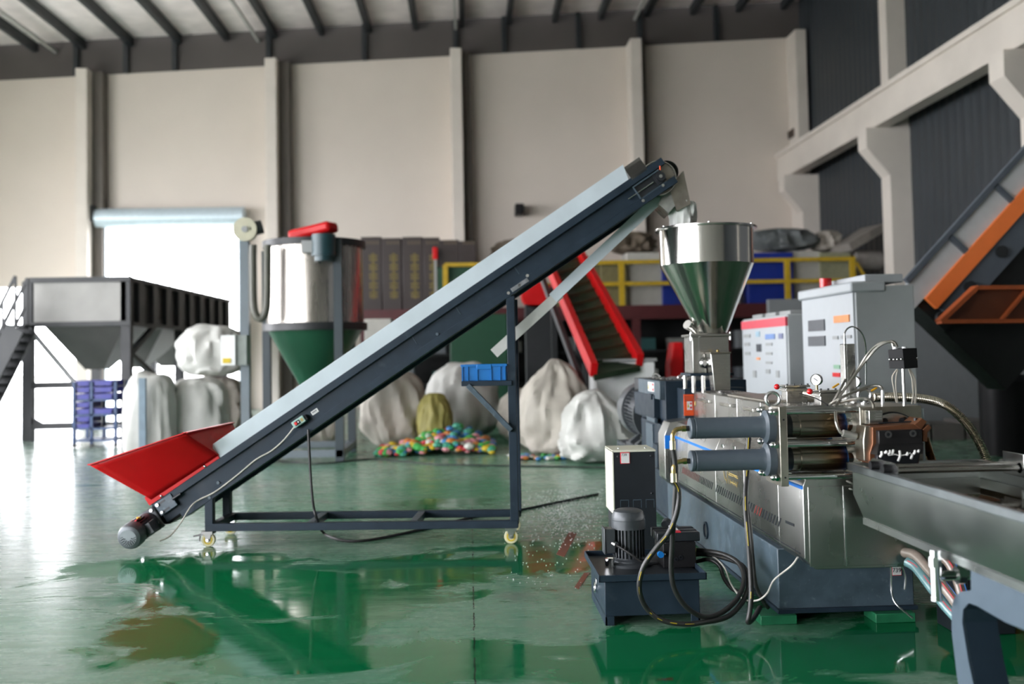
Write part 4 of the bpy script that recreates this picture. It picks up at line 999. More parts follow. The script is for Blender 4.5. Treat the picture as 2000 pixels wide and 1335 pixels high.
for x, y in ((1321, 1092), (1330, 1088)):
    q = at(x, y, 5.715); B().disc(q, (0, 1, 0), .006, .012, .01, 14).build('port', DARK, mb)
q = at(1303, 1019, 6.0); b = B().lathe(q, [(0, 0), (.03, 0), (.03, .03), (0, .03)], 20, (-.3, -.6, -.35)); ga = b.build('pressure_gauge', MOTOR, hu)
B().bar(q+V((0, 0, -.02)), V((1.15, 5.95, .44)), .008, .008).build('gauge_stem', ZINC, hu)

# terminal cabinet beside the extruder
tb = thing('terminal_cabinet', 'dark cabinet with cream side standing beside the extruder motor end', 'cabinet', (1.17, 7.15, 0))
x0, x1 = at(1200, 960, 7.0).x, at(1281, 960, 7.0).x; zt = at(1240, 882, 7.0).z
B().box(x0, x1, 7.0, 7.34, 0, zt).build('body', DARK, tb, .003)
B().box(x0-.012, x0, 6.995, 7.36, .36, zt+.012).build('cream_door', CREAM, tb, .003)
B().box(x0-.012, x1+.006, 6.995, 7.36, zt, zt+.014).build('cream_lid', CREAM, tb, .003)
for x in (x0+.05, x1-.05): B().ball((x, 7.1, zt+.016), .008, 8, 5).build('lid_screw', ZINC, tb)
for x, z in ((x0+.03, zt-.03), (x1-.03, zt-.03), (x1-.03, .50)): B().ball((x, 6.998, z), .009, 8, 5).build('panel_screw', DARK, tb)
q = at(1221, 894, 6.995); B().box(q.x-.034, q.x+.034, 6.992, 7.0, q.z-.040, q.z+.040).build('number_sticker', REDP, tb, .003)
B().box(q.x-.029, q.x+.029, 6.991, 6.993, q.z-.035, q.z+.035).build('sticker_face', WHITE, tb)
text_mesh('739', .026, INK, 'sticker_number', tb, (q.x-.008, 6.9905, q.z+.022), (1, 0, 0), (0, 0, 1))
for k in range(3):
    b = B(); xx = x0+.04+k*.09
    b.box(xx, xx+.06, 6.998, 7.001, .455, .459).box(xx, xx+.003, 6.998, 7.001, .40, .457).box(xx+.057, xx+.06, 6.998, 7.001, .40, .457); b.build('knockout', NAVYL, tb)

# ---------------------------------------------------------------- water trough
tr = thing('water_trough', 'long stainless cooling trough on slate blue legs under the die', 'trough', (2.24, 3.2, 0))
TX0, TX1, TY0, TY1, TZ = 1.885, 2.53, 1.3, 4.885, .925
sec = [(TX0, TZ), (TX0, .775), (TX0+.05, .655), (TX1-.05, .655), (TX1, .775), (TX1, TZ), (TX1-.004, TZ), (TX1-.004, .777), (TX1-.052, .660), (TX0+.052, .660), (TX0+.004, .777), (TX0+.004, TZ)]
b = B(); n_ = len(sec)
b.add([V((x, TY0, z)) for x, z in sec]+[V((x, TY1, z)) for x, z in sec], [(i, (i+1) % n_, n_+(i+1) % n_, n_+i) for i in range(n_)])
TRS = mat('trough_stainless', (.50, .53, .51), .30, 1, .06, 3, 0, .15)
b.prism([(x, TY1-.004, z) for x, z in sec[:6]], (0, .004, 0)); b.prism([(x, TY0, z) for x, z in sec[:6]], (0, .004, 0))
b.build('trough_shell', TRS, tr)
b = B().box(TX0-.022, TX0+.004, TY0, TY1+.02, TZ-.035, TZ+.003).box(TX1-.004, TX1+.022, TY0, TY1+.02, TZ-.035, TZ+.003).box(TX0-.022, TX1+.022, TY1, TY1+.022, TZ-.035, TZ+.003)
b.build('trough_rim', mat('rim_steel', (.46, .50, .52), .3, 1, .1, 8), tr, .004)
b = B().box(TX0+.02, TX1-.02, TY0+.01, TY1-.01, .80, .842)
WAT = mat('brown_water', (.045, .036, .022), .03, 0, .1, 4, .02, .1, spec=.6); b.build('water', WAT, tr)
B().box(TX0+.046, TX0+.056, TY0, TY1, .640, .660).build('bottom_rail', ZINC, tr)
B().box(TX0+.045, TX1-.045, TY0, TY1, .625, .655).build('bottom_tray', TRS, tr)
# guide rollers over the water
for Yr in (4.62, 4.46):
    B().cyl((TX0+.02, Yr, TZ+.010), (TX1-.02, Yr, TZ+.010), .013, n=14).build('guide_roller', STEEL, tr)
q = V((TX0+.03, 0, 0))
b = B().prism([(TX0+.01, 4.68, TZ-.01), (TX0+.01, 4.38, TZ-.01), (TX0+.01, 4.38, TZ+.035), (TX0+.01, 4.41, TZ+.05), (TX0+.01, 4.65, TZ+.05), (TX0+.01, 4.68, TZ+.035)], (.004, 0, 0)); b.build('roller_bracket', ZINC, tr)
for y in (4.60, 4.46): B().cyl((TX0-.025, y, TZ+.022), (TX0+.012, y, TZ+.022), .020, n=12).build('black_knob', BLACK, tr)
b = B().box(TX1-.035, TX1-.031, 4.42, 4.60, TZ-.03, TZ+.075).box(TX1-.01, TX1-.006, 4.25, 4.42, TZ-.03, TZ+.03); b.build('roller_bracket', ZINC, tr, .002)
for y in (4.62, 4.46): B().cyl((TX1-.035, y, TZ+.010), (TX1-.012, y, TZ+.010), .024, n=16).build('end_ring', ZINC, tr)
b = B().box(TX1-.20, TX1-.005, 4.15, 4.158, .70, .88).box(TX1-.35, TX1-.10, 3.85, 3.858, .72, .87); b.build('baffle', TRS, tr)
P = [V((TX0+.02, TY1-.06, TZ+.006)), V((TX0+.10, TY1-.09, TZ+.004)), V((TX0+.16, TY1-.09, TZ+.006))]
# legs
LEGP = mat('slate_leg_paint', (.075, .105, .135), .45, 0, .06, 20)
def legplate(x):
    pts = [(1893, 1098), (2080, 1185), (2080, 1265), (1960, 1215), (1925, 1195), (1905, 1183), (1890, 1178), (1880, 1190), (1878, 1215), (1890, 1290), (1905, 1360), (1925, 1450), (1890, 1450), (1866, 1320), (1856, 1235), (1855, 1190), (1860, 1168), (1872, 1155), (1893, 1152)]
    P = [atx(px, py, TX0+.05) for px, py in pts]
    return [V((x, p.y, p.z)) for p in P]
b = B().prism(legplate(TX0+.055), (.012, 0, 0)); b.build('leg_frame', LEGP, tr, .003)
b = B().prism(legplate(TX1-.067), (.012, 0, 0)); b.build('leg_frame', LEGP, tr, .003)
lp = legplate(TX0+.055); b = B()
inn = lp[4:12]
for i in range(len(inn)-1):
    p, q = inn[i], inn[i+1]; o = V((.14, 0, 0)); t_ = V((0, .006, 0))
    b.hexa([p, q, q+o, p+o, p+t_, q+t_, q+o+t_, p+o+t_])
b.build('leg_web', NAVY, tr)
yl = lp[0].y
for (yy, zz) in ((3.3, .56), (1.6, .56)):
    B().box(TX0+.06, TX1-.06, yy-.03, yy+.03, zz-.03, .63).build('cross_member', LEGP, tr, .003)
b = B().box(TX0+.05, TX0+.11, TY0+.05, 3.0, .50, .628).box(TX1-.11, TX1-.05, TY0+.05, 3.0, .50, .628); b.build('side_beam', LEGP, tr, .003)
for y in (1.45,):
    for x in (TX0+.08, TX1-.08): B().box(x-.03, x+.03, y-.03, y+.03, 0, .52).build('leg', LEGP, tr, .003)
# drain tee
q0, q1 = at(1826, 1083, 4.02), at(1829, 1172, 4.02)
q1 = V((q0.x, q0.y, q1.z)); dp = B().cyl(q0+V((0, 0, .02)), q1, .0225, n=20).cyl(q1, q1+V((0, 0, .016)), .024, n=20).build('drain_pipe', CHROME, tr)
B().cyl(V((q0.x, q0.y, .60)), V((q0.x, q0.y, .64)), .026, n=8).build('pipe_collar', ZINC, tr)
qm = V((q0.x, q0.y, at(1827, 1124, 4.02).z)); B().cyl(qm, qm+V((.16, -.0, 0)), .020, n=18).build('drain_branch', CHROME, tr)
B().cyl(qm+V((.085, 0, 0)), qm+V((.115, 0, 0)), .037, n=8).build('union_nut', ZINC, tr)
# clear water hoses between trough and base
for k, (pts, cc, lab) in enumerate(((((1765, 1078, 5.0), (1790, 1085, 4.9), (1815, 1112, 4.8), (1840, 1140, 4.7), (1880, 1195, 4.6), (1915, 1260, 4.5)), (.24, .20, .165), 'pinkish braided water hose behind the drain pipe'),
                                (((1772, 1096, 4.95), (1790, 1108, 4.9), (1815, 1140, 4.8), (1845, 1180, 4.7), (1880, 1220, 4.6), (1905, 1265, 4.55)), (.13, .25, .26), 'bluish clear water hose crossing under the drain pipe'),
                                (((1838, 1085, 4.7), (1855, 1100, 4.65), (1870, 1130, 4.6), (1882, 1170, 4.55)), (.20, .155, .125), 'brown braided hose right of the drain pipe'))):
    P = spline([at(*q) for q in pts], 8); t = thing('water_hose', lab, 'hose', P[0].copy(), 'water hoses under the trough')
    B().tube(P, .026 if k < 2 else .024, 14).build('hose_tube', mat('hose_tint_%d' % k, cc, .2, 0, .15, 20, 0, .1, spec=.6), t)
    for dx, m_ in ((-.010, REDP), (.012, CRATE)):
        B().tube([p+V((dx, -.0235, .010)) for p in P], .0025, 5).build('hose_stripe', m_, t)
# thin metal conduits by the base front
for lab, pts in (('thin steel conduit hanging in front of the number sticker', ((1730, 1079, 5.25), (1740, 1110, 5.25), (1741, 1150, 5.25), (1750, 1178, 5.2), (1783, 1207, 5.15))), ('thin steel conduit hanging right of the number sticker', ((1741, 1078, 5.3), (1758, 1100, 5.3), (1768, 1125, 5.3), (1767, 1150, 5.3)))):
    tag(B().tube(spline([at(*q) for q in pts], 8), .0055, 8).build('steel_conduit', ZINC), lab, 'conduit', 'steel conduits by the base')
# dark pump unit standing behind the trough leg
p = atz(1830, 1215)
pu = thing('water_pump', 'dark pump on a block plinth on the floor behind the trough leg', 'pump', (2.62, 5.25, 0))
B().box(2.5, 2.80, 5.1, 5.35, 0, .12).build('plinth', DARK, pu, .006)
b = B().cyl((2.5, 5.22, .25), (2.8, 5.22, .25), .11, n=24); b.build('pump_body', DARK, pu)
for k in range(7): B().disc((2.52+k*.035, 5.22, .25), (1, 0, 0), .10, .122, .008, 24).build('fin', DARK, pu)
B().box(2.6, 2.7, 5.15, 5.29, .34, .40).build('terminal_box', DARK, pu, .005)
# ================================================================ background machines and goods
GREY = mat('mid_grey_paint', (.30, .31, .31), .5, 0, .08, 2)
DFR = mat('dark_frame_steel', (.016, .018, .020), .5, 0, .15, 4)
DBR = mat('dark_weathered_steel', (.030, .027, .026), .5, .1, .25, 2)
SILO = mat('pale_silo_sheet', (.27, .265, .25), .5, .1, .15, 1.5, 0, .1, dirt=(.22, .21, .19), dscale=1.5, damt=.62)
SILOD = mat('dull_silo_sheet', (.14, .135, .13), .5, .3, .12, 2)
# silo on a frame
YS = 19.5
sl = thing('silo', 'pale square silo with dark ribbed side and pyramid outlet on a tall frame', 'silo', at(150, 860, YS)*1)
sl.location.z = 0
X0, X1 = at(66, 590, YS).x, at(246, 590, YS).x; ZT, ZM = at(150, 548, YS).z, at(150, 630, YS).z; YE = 27.6
B().box(X0, X1, YS, YS+.06, ZM, ZT).build('front_panel', SILO, sl)
B().box(X0, X1, YS+.06, YE, ZM, ZT-.02).build('tank', DBR, sl)
for k in range(9):
    y = YS+.5+k*.9; B().box(X1, X1+.09, y, y+.30, ZM, ZT).build('rib', DFR, sl)
    B().cyl((X1-.1, y, ZT), (X1-.1, y, ZT+.45), .02, n=6).build('rod', GREY, sl)
b = B().box(X0-.12, X1+.1, YS-.05, YS+.1, ZT-.03, ZT+.07).box(X0-.12, X1+.1, YS-.05, YS+.1, ZM-.07, ZM+.02).box(X1, X1+.1, YS, YE, ZT-.02, ZT+.06).box(X1, X1+.1, YS, YE, ZM-.08, ZM); b.build('edge_beams', DFR, sl)
xm, zm = at(178, 720, YS+1).x, at(178, 722, YS).z
b = B(); b.add([(X0+.15, YS+.1, ZM-.05), (X1-.05, YS+.1, ZM-.05), (X1-.05, YS+2.2, ZM-.05), (X0+.15, YS+2.2, ZM-.05), (xm-.12, YS+1.0, zm), (xm+.25, YS+1.0, zm), (xm+.25, YS+1.35, zm), (xm-.12, YS+1.35, zm)],
               [(3, 2, 1, 0), (4, 5, 6, 7), (0, 1, 5, 4), (1, 2, 6, 5), (2, 3, 7, 6), (3, 0, 4, 7)]); b.build('outlet_pyramid', SILOD, sl)
for k in range(1, 3):
    o = B(); y = YS+k*2.5; o.add([(X0+.15, y, ZM-.05), (X1-.05, y, ZM-.05), (X1-.05, y+2.2, ZM-.05), (X0+.15, y+2.2, ZM-.05), (xm-.12, y+.9, zm), (xm+.25, y+.9, zm), (xm+.25, y+1.25, zm), (xm-.12, y+1.25, zm)],
               [(3, 2, 1, 0), (4, 5, 6, 7), (0, 1, 5, 4), (1, 2, 6, 5), (2, 3, 7, 6), (3, 0, 4, 7)]); o.build('outlet_pyramid', SILOD, sl)
xl = at(52, 700, YS).x; xr_ = at(247, 700, YS).x
for x in (xl, xr_-.02):
    for y in (YS, YS+3.5, YS+7.6): B().box(x-.09, x+.09, y, y+.18, 0, ZT).build('post', DFR, sl)
for z in (at(100, 752, YS).z, at(100, 832, YS).z): B().box(xl, xr_, YS+.02, YS+.14, z-.06, z+.06).build('brace', DFR, sl)
zb1, zb2 = at(60, 640, YS).z, at(140, 745, YS).z
B().bar((xl, YS+.1, zb1), (at(140, 745, YS).x, YS+.1, zb2), .08, .08).build('brace', GREY, sl)
for y in (YS+.2, YS+3.7):
    B().bar((xr_, y, at(265, 690, YS).z), (xr_, y+1.8, at(265, 620, YS).z), .1, .1).build('brace', DFR, sl)
    B().bar((xr_, y, at(265, 690, YS).z), (xr_, y+1.6, at(265, 740, YS).z), .1, .1).build('brace', DFR, sl)
B().prism([(xl, YS+.05, at(60, 810, YS).z), (xl+.35, YS+.05, at(60, 832, YS).z), (xl, YS+.05, at(60, 832, YS).z)], (0, .06, 0)).build('gusset', DFR, sl)
# staircase at the far left
st = thing('metal_staircase', 'dark metal stair with handrails at the left edge beside the silo', 'staircase', (at(-20, 850, 18.2).x, 18.6, 0))
a, c = at(30, 640, 18.6), at(-46, 790, 18.6)
for dy in (0, .5): B().bar(a+V((0, dy, 0)), c+V((0, dy, 0)), .06, .34).build('stringer', DFR, st)
for k in range(10):
    p = a.lerp(c, k/9.0); B().box(p.x-.14, p.x+.14, 18.62, 19.08, p.z+.02, p.z+.06).build('tread', DFR, st)
for dy in (0, .5):
    for hh in (.95, .5): B().bar(a+V((0, dy, hh)), c+V((0, dy, hh)), .04, .05).build('handrail', DFR, st)
    for k in range(4): p = a.lerp(c, k/3.0)+V((0, dy, 0)); B().bar(p, p+V((0, 0, .95)), .04, .04).build('baluster', DFR, st)
cbase = c.copy(); B().box(c.x-.3, c.x+.1, 18.6, 19.15, 0, c.z).build('foot', DFR, st)
# mixer
YM = 14.4
mxc = at(612, 560, YM+.6); mxx, myy = mxc.x, YM+.75
mz0, mz1 = at(612, 636, YM+.2).z, at(612, 470, YM+.2).z; mr = .72
mi = thing('mixer', 'tall stainless mixing silo with green cone, red belt guard and slate frame', 'mixer', (mxx, myy, 0))
B().lathe((mxx, myy, 0), [(0, mz1), (mr, mz1), (mr, mz0), (0, mz0)], 56).build('drum', mat('mixer_steel', (.42, .39, .35), .28, 1, .08, 3, 0, .2, (5, 5, .4)), mi)
B().lathe((mxx, myy, 0), [(mr, mz1-.06), (mr+.05, mz1-.06), (mr+.05, mz1+.04), (0, mz1+.04)], 48).build('top_ring', DFR, mi)
B().lathe((mxx, myy, 0), [(mr-.05, mz0+.05), (mr+.06, mz0+.05), (mr+.06, mz0-.06), (mr-.05, mz0-.06)], 48, closed=True).build('lower_ring', DFR, mi)
zc2 = at(575, 775, YM).z
B().lathe((mxx, myy, 0), [(mr-.02, mz0-.05), (.16, zc2), (0, zc2)], 48).build('green_cone', mat('dark_green_paint', (.012, .070, .036), .35, 0, .1, 2), mi)
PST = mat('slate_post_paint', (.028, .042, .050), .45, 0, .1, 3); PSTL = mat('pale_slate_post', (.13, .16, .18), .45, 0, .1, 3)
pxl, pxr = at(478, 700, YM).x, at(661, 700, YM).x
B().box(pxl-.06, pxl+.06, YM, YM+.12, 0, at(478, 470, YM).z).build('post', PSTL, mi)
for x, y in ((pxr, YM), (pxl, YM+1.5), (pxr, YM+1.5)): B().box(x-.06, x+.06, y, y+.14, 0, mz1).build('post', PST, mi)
zz = .12
b = B().box(pxl, pxr, YM+.02, YM+.12, zz-.05, zz+.05).box(pxl, pxr, YM+1.5, YM+1.6, zz-.05, zz+.05).box(pxr-.05, pxr+.05, YM, YM+1.6, zz-.05, zz+.05).box(pxl-.05, pxl+.05, YM, YM+1.6, zz-.05, zz+.05); b.build('base_frame', PSTL, mi)
a, c = at(572, 462, YM+.7), at(652, 442, YM+.4)
d = (c-a); B().bar(a, c, .30, .16).build('belt_guard', RED, mi, .05)
TEAL = mat('teal_motor_paint', (.012, .045, .055), .4, 0, .1)
a = at(632, 500, YM-.1); c = at(632, 458, YM-.1)
b = B().cyl(a, c, .17, n=24); b.cyl(at(632, 510, YM-.1), a, .13, n=24); b.build('drive_motor', TEAL, mi); B().box(a.x-.3, a.x-.14, a.y-.08, a.y+.08, a.z+.05, a.z+.22).build('motor_box', GREY, mi)
q = at(479, 448, YM); b = B().lathe(q+V((0, .1, 0)), [(0, 0), (.155, 0), (.17, .02), (.17, .14), (0, .14)], 32, (0, -1, 0)); bl = b.build('blower', mat('cream_blower', (.48, .46, .34), .5), mi)
B().cyl(q+V((0, -.06, 0)), q+V((0, -.03, 0)), .045, n=14).build('blower_hub', GREY, bl); B().cyl(q+V((.05, .05, 0)), q+V((.22, .1, .05)), .10, n=18).build('blower_motor', DFR, bl)
P = spline([at(x, y, YM) for x, y in ((494, 478), (494, 520), (495, 590), (500, 615), (508, 622), (516, 615), (521, 590), (522, 520), (522, 478))], 6)
B().tube(P, .055, 10).build('hose_loop', mat('olive_hose', (.10, .10, .08), .5), mi)
p0, p1 = at(438, 655, YM-.05), at(487, 712, YM-.05)
ebx = B().box(p0.x+.17, p1.x, YM-.22, YM-.01, p1.z, p0.z).build('control_box', mat('grey_green_enamel', (.24, .27, .25), .5), mi)
B().box(p0.x, p0.x+.2, YM-.26, YM-.2, p1.z, p0.z).build('door_leaf', WHITE, ebx); B().box(p0.x+.03, p0.x+.14, YM-.27, YM-.26, p1.z+.03, p1.z+.10).build('yellow_tag', YEL, ebx)

# bulk bags
BAGW = mat('white_woven_bag', (.50, .50, .47), .6, 0, .06, 5); BAGG = mat('dusty_woven_bag', (.40, .37, .32), .65, 0, .12, 3); BAGD = mat('brown_grey_bag', (.34, .31, .27), .65, 0, .15, 3)
OLIVE = mat('olive_woven_bag', (.26, .23, .06), .6, 0, .12, 6)
def sack(name, px0, px1, py0, py1, Y, m, label, seed, boxy=.35, fold=.10, dep=None, cat='bag', group='bulk bags in the back', z0=None, slump=.10):
    a, c = at(px0, py1, Y), at(px1, py0, Y)
    x0, x1, zt = a.x, c.x, c.z; zbm = 0 if z0 is None else z0
    w_ = (x1-x0)/2; h_ = (zt-zbm)/2; d_ = dep or w_*.9; ce = V(((x0+x1)/2, Y+d_, zbm+h_)); n, k = 64, 40; vs = []; fs = []
    def se(t, e): return math.copysign(abs(t)**e, t)
    for j in range(k+1):
        t = math.pi*(j/k-.5)
        for i in range(n):
            u = 2*math.pi*i/n
            p = V((se(math.cos(t), boxy)*se(math.cos(u), boxy+.15), se(math.cos(t), boxy)*se(math.sin(u), boxy+.15), se(math.sin(t), boxy)))
            q = V((p.x*1.7, p.y*1.7, p.z*.75))+V((seed*3.1, seed*1.7, 0)); sl_ = 1-slump*(p.z*.9+.1)-slump*.5*max(0, p.z)**3
            f = 1 + fold*(1-abs(noise.noise(q)*2.4)) - fold*.7 + fold*.9*noise.noise(q*2.4+V((9, 0, 0))) + fold*.3*(1-2*abs(noise.noise(q*4)))
            zz = p.z*h_*(1+.10*noise.noise(q*.8)*(p.z > 0)) 
            vs.append(ce+V((p.x*w_*f*sl_, p.y*d_*f*sl_, max(zz, -h_+.001))))
    for j in range(k): fs += [(j*n+i, j*n+(i+1) % n, (j+1)*n+(i+1) % n, (j+1)*n+i) for i in range(n)]
    o = B().add(vs, fs).build(name, m); o.data.polygons.foreach_set('use_smooth', [True]*len(o.data.polygons))
    return tag(o, label, cat, group)
s1_ = sack('bulk_bag', 228, 330, 728, 868, 15.2, BAGW, 'upright white bulk bag with blue strap nearest the blue crates', 1, .45, .08)
sack('bulk_bag', 318, 432, 738, 868, 15.6, BAGW, 'white bulk bag behind the red feed hopper', 2, .5, .10)
sack('bulk_bag', 335, 462, 632, 740, 17.4, BAGW, 'white bulk bag stacked high below the dark ribbed silo side', 3, .65, .14, None, z0=at(400, 735, 17.4).z)
sack('bulk_bag', 345, 470, 735, 860, 17.6, BAGD, 'brown-grey bulk bag under the high stacked white bag', 4, .6, .16)
sack('bulk_bag', 700, 830, 720, 858, 16.2, BAGG, 'round grey bulk bag right of the mixer leg', 5, .75, .14)
sack('bulk_bag', 832, 975, 705, 850, 17.5, BAGW, 'white bulk bag behind the blue crate shelf', 6, .7, .12)
sack('sack', 812, 882, 768, 858, 16.0, OLIVE, 'small olive green sack leaning against the white bulk bag', 7, .75, .16, cat='sack')
sack('bulk_bag', 1015, 1165, 702, 850, 14.2, BAGG, 'crumpled beige bulk bag right of the conveyor leg', 8, .75, .20, .5, slump=.42)
sack('bulk_bag', 1100, 1235, 762, 868, 13.2, BAGW, 'crumpled white bulk bag slumped near the big motor', 9, .7, .20, .45, slump=.34)
sack('bulk_bag', 975, 1060, 760, 860, 16.6, BAGG, 'small dusty bag tucked behind the conveyor leg', 10, .9, .25)
sack('bulk_bag', 575, 660, 800, 880, 17.0, BAGD, 'brown-grey bag under the mixer cone', 11, .5, .15)
p = at(278, 738, 15.1); q = at(276, 866, 15.1)
B().box(p.x-.05, p.x+.05, 15.08, 15.14, .03, p.z).build('lifting_strap', mat('blue_grey_strap', (.16, .22, .27), .6), s1_)
# blue crates on a wheeled rack
YK = 17.8
rk = thing('crate_rack', 'blue wheeled rack holding stacked blue crates under the silo', 'rack', (at(180, 860, YK).x, YK+.3, 0))
RKB = mat('rack_blue_paint', (.010, .040, .12), .45); CRD = mat('dark_blue_crate', (.012, .015, .22), .4, 0, .1)
x0, x1, x2 = at(144, 800, YK).x, at(178, 800, YK).x, at(225, 800, YK).x
for x in (x0, x1, x2):
    for y in (YK, YK+.6): B().box(x-.025, x+.025, y, y+.05, .06, at(180, 745, YK).z).build('upright', RKB, rk)
for z in (.10, at(180, 839, YK).z, at(180, 810, YK).z-.02, at(180, 781, YK).z-.02): B().box(x0, x2, YK, YK+.65, z, z+.035).build('rack_shelf', RKB, rk)
for x in (x0, x1, x2): B().cyl((x, YK, .035), (x, YK+.04, .035), .035, n=12).build('caster_wheel', DFR, rk)
kk = 0
for i, py in enumerate((742, 755, 768, 784, 797, 812, 826)):
    for j, (xa_, xb_) in enumerate(((x0+.03, x1-.03), (x1+.03, x2-.05))):
        if i in (3, 5, 6) and j == 1: continue
        zc_ = at(180, py+12, YK).z; zt_ = at(180, py+1, YK).z
        cc = thing('stacking_crate', 'blue crate on the wheeled rack, %s, %s level from the top' % (('left column', 'right column')[j], ('first', 'second', 'third', 'fourth', 'fifth', 'sixth', 'seventh')[i]), 'crate', ((xa_+xb_)/2, YK+.3, zc_), 'blue crates on the rack')
        b = B()
        for q_ in ((xa_, xb_, YK+.02, YK+.04), (xa_, xb_, YK+.56, YK+.58), (xa_, xa_+.02, YK+.02, YK+.58), (xb_-.02, xb_, YK+.02, YK+.58)): b.box(*q_, zc_, zt_)
        b.box(xa_, xb_, YK+.02, YK+.58, zc_, zc_+.01).build('crate_body', CRD, cc)
        B().box(xa_-.01, xb_+.01, YK+.01, YK+.03, zt_-.02, zt_).build('crate_rim', CRD, cc)
# coloured scrap on the floor
rnd = random.Random(11); cols = [(.55, .05, .06), (.05, .35, .07), (.62, .45, .02), (.60, .25, .28), (.55, .55, .50), (.04, .20, .45), (.06, .32, .22), (.50, .18, .03)]
grp = [B() for _ in cols]
xs0_, xs1_ = at(738, 860, 15.3).x, at(962, 860, 15.3).x
for _ in range(520):
    x = rnd.uniform(xs0_, xs1_); y = rnd.uniform(14.9, 16.1); t = (x-xs0_)/(xs1_-xs0_); hgt = .05+.34*math.exp(-((t-.62)/.33)**2)*(.35+.65*(y-14.9)/1.2)
    r_ = rnd.uniform(.03, .09); grp[rnd.randrange(len(cols))].ball((x, y, r_*.6+hgt*rnd.uniform(.4, 1)-.03), r_, 7, 5, (1, 1, .65))
for _ in range(50):
    p = V((rnd.uniform(.55, 1.3), rnd.uniform(13.9, 14.5), .03)); grp[rnd.randrange(len(cols))].ball(p, rnd.uniform(.03, .06), 7, 5, (1, 1, .6))
b = B(); mats = []; idx = []
for i, g in enumerate(grp):
    b.add(g.v, g.f); idx += [i]*len(g.f)
so = b.build('plastic_scrap', mat('scrap_0', cols[0], .4))
for i in range(1, len(cols)): so.data.materials.append(mat('scrap_%d' % i, cols[i], .4))
so.data.polygons.foreach_set('material_index', idx)
tag(so, 'heap of colourful plastic scrap spread on the floor by the bags', 'plastic scrap', kind='stuff')
# spilled pellets and the brown strip on the green floor
b = B()
for _ in range(900):
    px = rnd.gauss(1105, 38); py = 955+abs(rnd.gauss(45, 26)); 
    if px > 1178 or px < 1010: continue
    p = atz(px, py); b.ball((p.x, p.y, .004), rnd.uniform(.004, .0075), 5, 3, (1, 1, .7))
for _ in range(160):
    p = atz(rnd.uniform(980, 1180), rnd.uniform(960, 1150)); b.ball((p.x, p.y, .003), rnd.uniform(.003, .006), 5, 3, (1, 1, .7))
tag(b.build('plastic_pellets', mat('white_pellets', (.75, .76, .74), .4)), 'white plastic pellets spilled on the floor right of the cart', 'pellets', kind='stuff')
TAPE = mat('rust_brown_tape', (.17, .045, .02), .5, 0, .25, 14)
for pts, lab in ((((1112, 1037), (1127, 1041), (1102, 1087), (1086, 1082)), 'rust brown tape strip on the floor right of the caster'), (((1141, 1118), (1152, 1118), (1130, 1150), (1122, 1146)), 'short worn tape strip on the floor left of the hydraulic tank')):
    b = B().prism([atz(x, y, .0005) for x, y in pts], (0, 0, .0015)); tag(b.build('floor_tape', TAPE), lab, 'tape', 'worn tape strips on the floor')

# control cabinets
def cabinet(y0, y1, x0, x1, zt, label):
    t = thing('control_cabinet', label, 'cabinet', ((x0+x1)/2, (y0+y1)/2, 0), 'control cabinets behind the extruder')
    B().box(x0+.02, x1, y0, y1, 0, zt).build('body', mat('cabinet_grey', (.36, .385, .39), .45, 0, .03), t, .01); return t
CABW = mat('cabinet_door_white', (.43, .46, .48), .4, 0, .03)
SCRN = mat('dark_meter', (.06, .07, .08), .3)
def panel(t, x, ya, yb, za, zb_, m, name='meter'): return B().box(x-.012, x+.004, ya, yb, za, zb_).build(name, m, t)
XC = 3.53
c1_ = cabinet(8.98, 10.42, XC, 4.10, 2.06, 'tall grey control cabinet with two dark meters nearest the orange conveyor')
dr = B().box(XC, XC+.025, 9.0, 10.4, .08, 2.0).build('door', CABW, c1_, .006)
B().box(XC-.03, XC+.30, 8.96, 10.44, 2.0, 2.10).build('cornice', CABW, c1_, .02); B().box(XC+.2, 4.1, 9.2, 10.4, 2.1, 2.18).build('vent_top', CABW, c1_, .01)
B().cyl((XC+.1, 9.95, 2.1), (XC+.1, 9.95, 2.2), .06, n=16).build('alarm_lamp', REDB, c1_)
def pz(px, py): return atx(px, py, XC)
for r_, m_, nm in (((1580, 1612, 626, 645), SCRN, 'meter'), ((1580, 1613, 657, 675), SCRN, 'meter'), ((1630, 1660, 617, 628), mat('orange_print', (.75, .28, .10), .5), 'maker_plate'), ((1628, 1638, 656, 662), GREY, 'button'), ((1644, 1652, 655, 661), GREY, 'button'), ((1656, 1664, 654, 660), GREY, 'button'), ((1630, 1642, 712, 720), mat('green_button', (.2, .4, .25), .4), 'button'), ((1628, 1642, 727, 736), REDB, 'button')):
    a, c = pz(r_[0], r_[2]), pz(r_[1], r_[3]); panel(c1_, XC, min(a.y, c.y), max(a.y, c.y), min(a.z, c.z), max(a.z, c.z), m_, nm)
c2_ = cabinet(10.95, 12.75, XC, 4.10, 1.88, 'shorter grey control cabinet with red top band behind the tall one')
B().box(XC, XC+.025, 10.97, 12.73, .08, 1.86).build('door', CABW, c2_, .006)
B().box(XC-.006, XC+.02, 10.95, 12.75, 1.75, 1.85).build('red_band', mat('cabinet_red_band', (.62, .06, .09), .4), c2_)
for k in range(3): B().box(XC+.1, XC+.5, 11.1+k*.55, 11.5+k*.55, 1.88, 1.93).build('top_vent', GREY, c2_, .01)
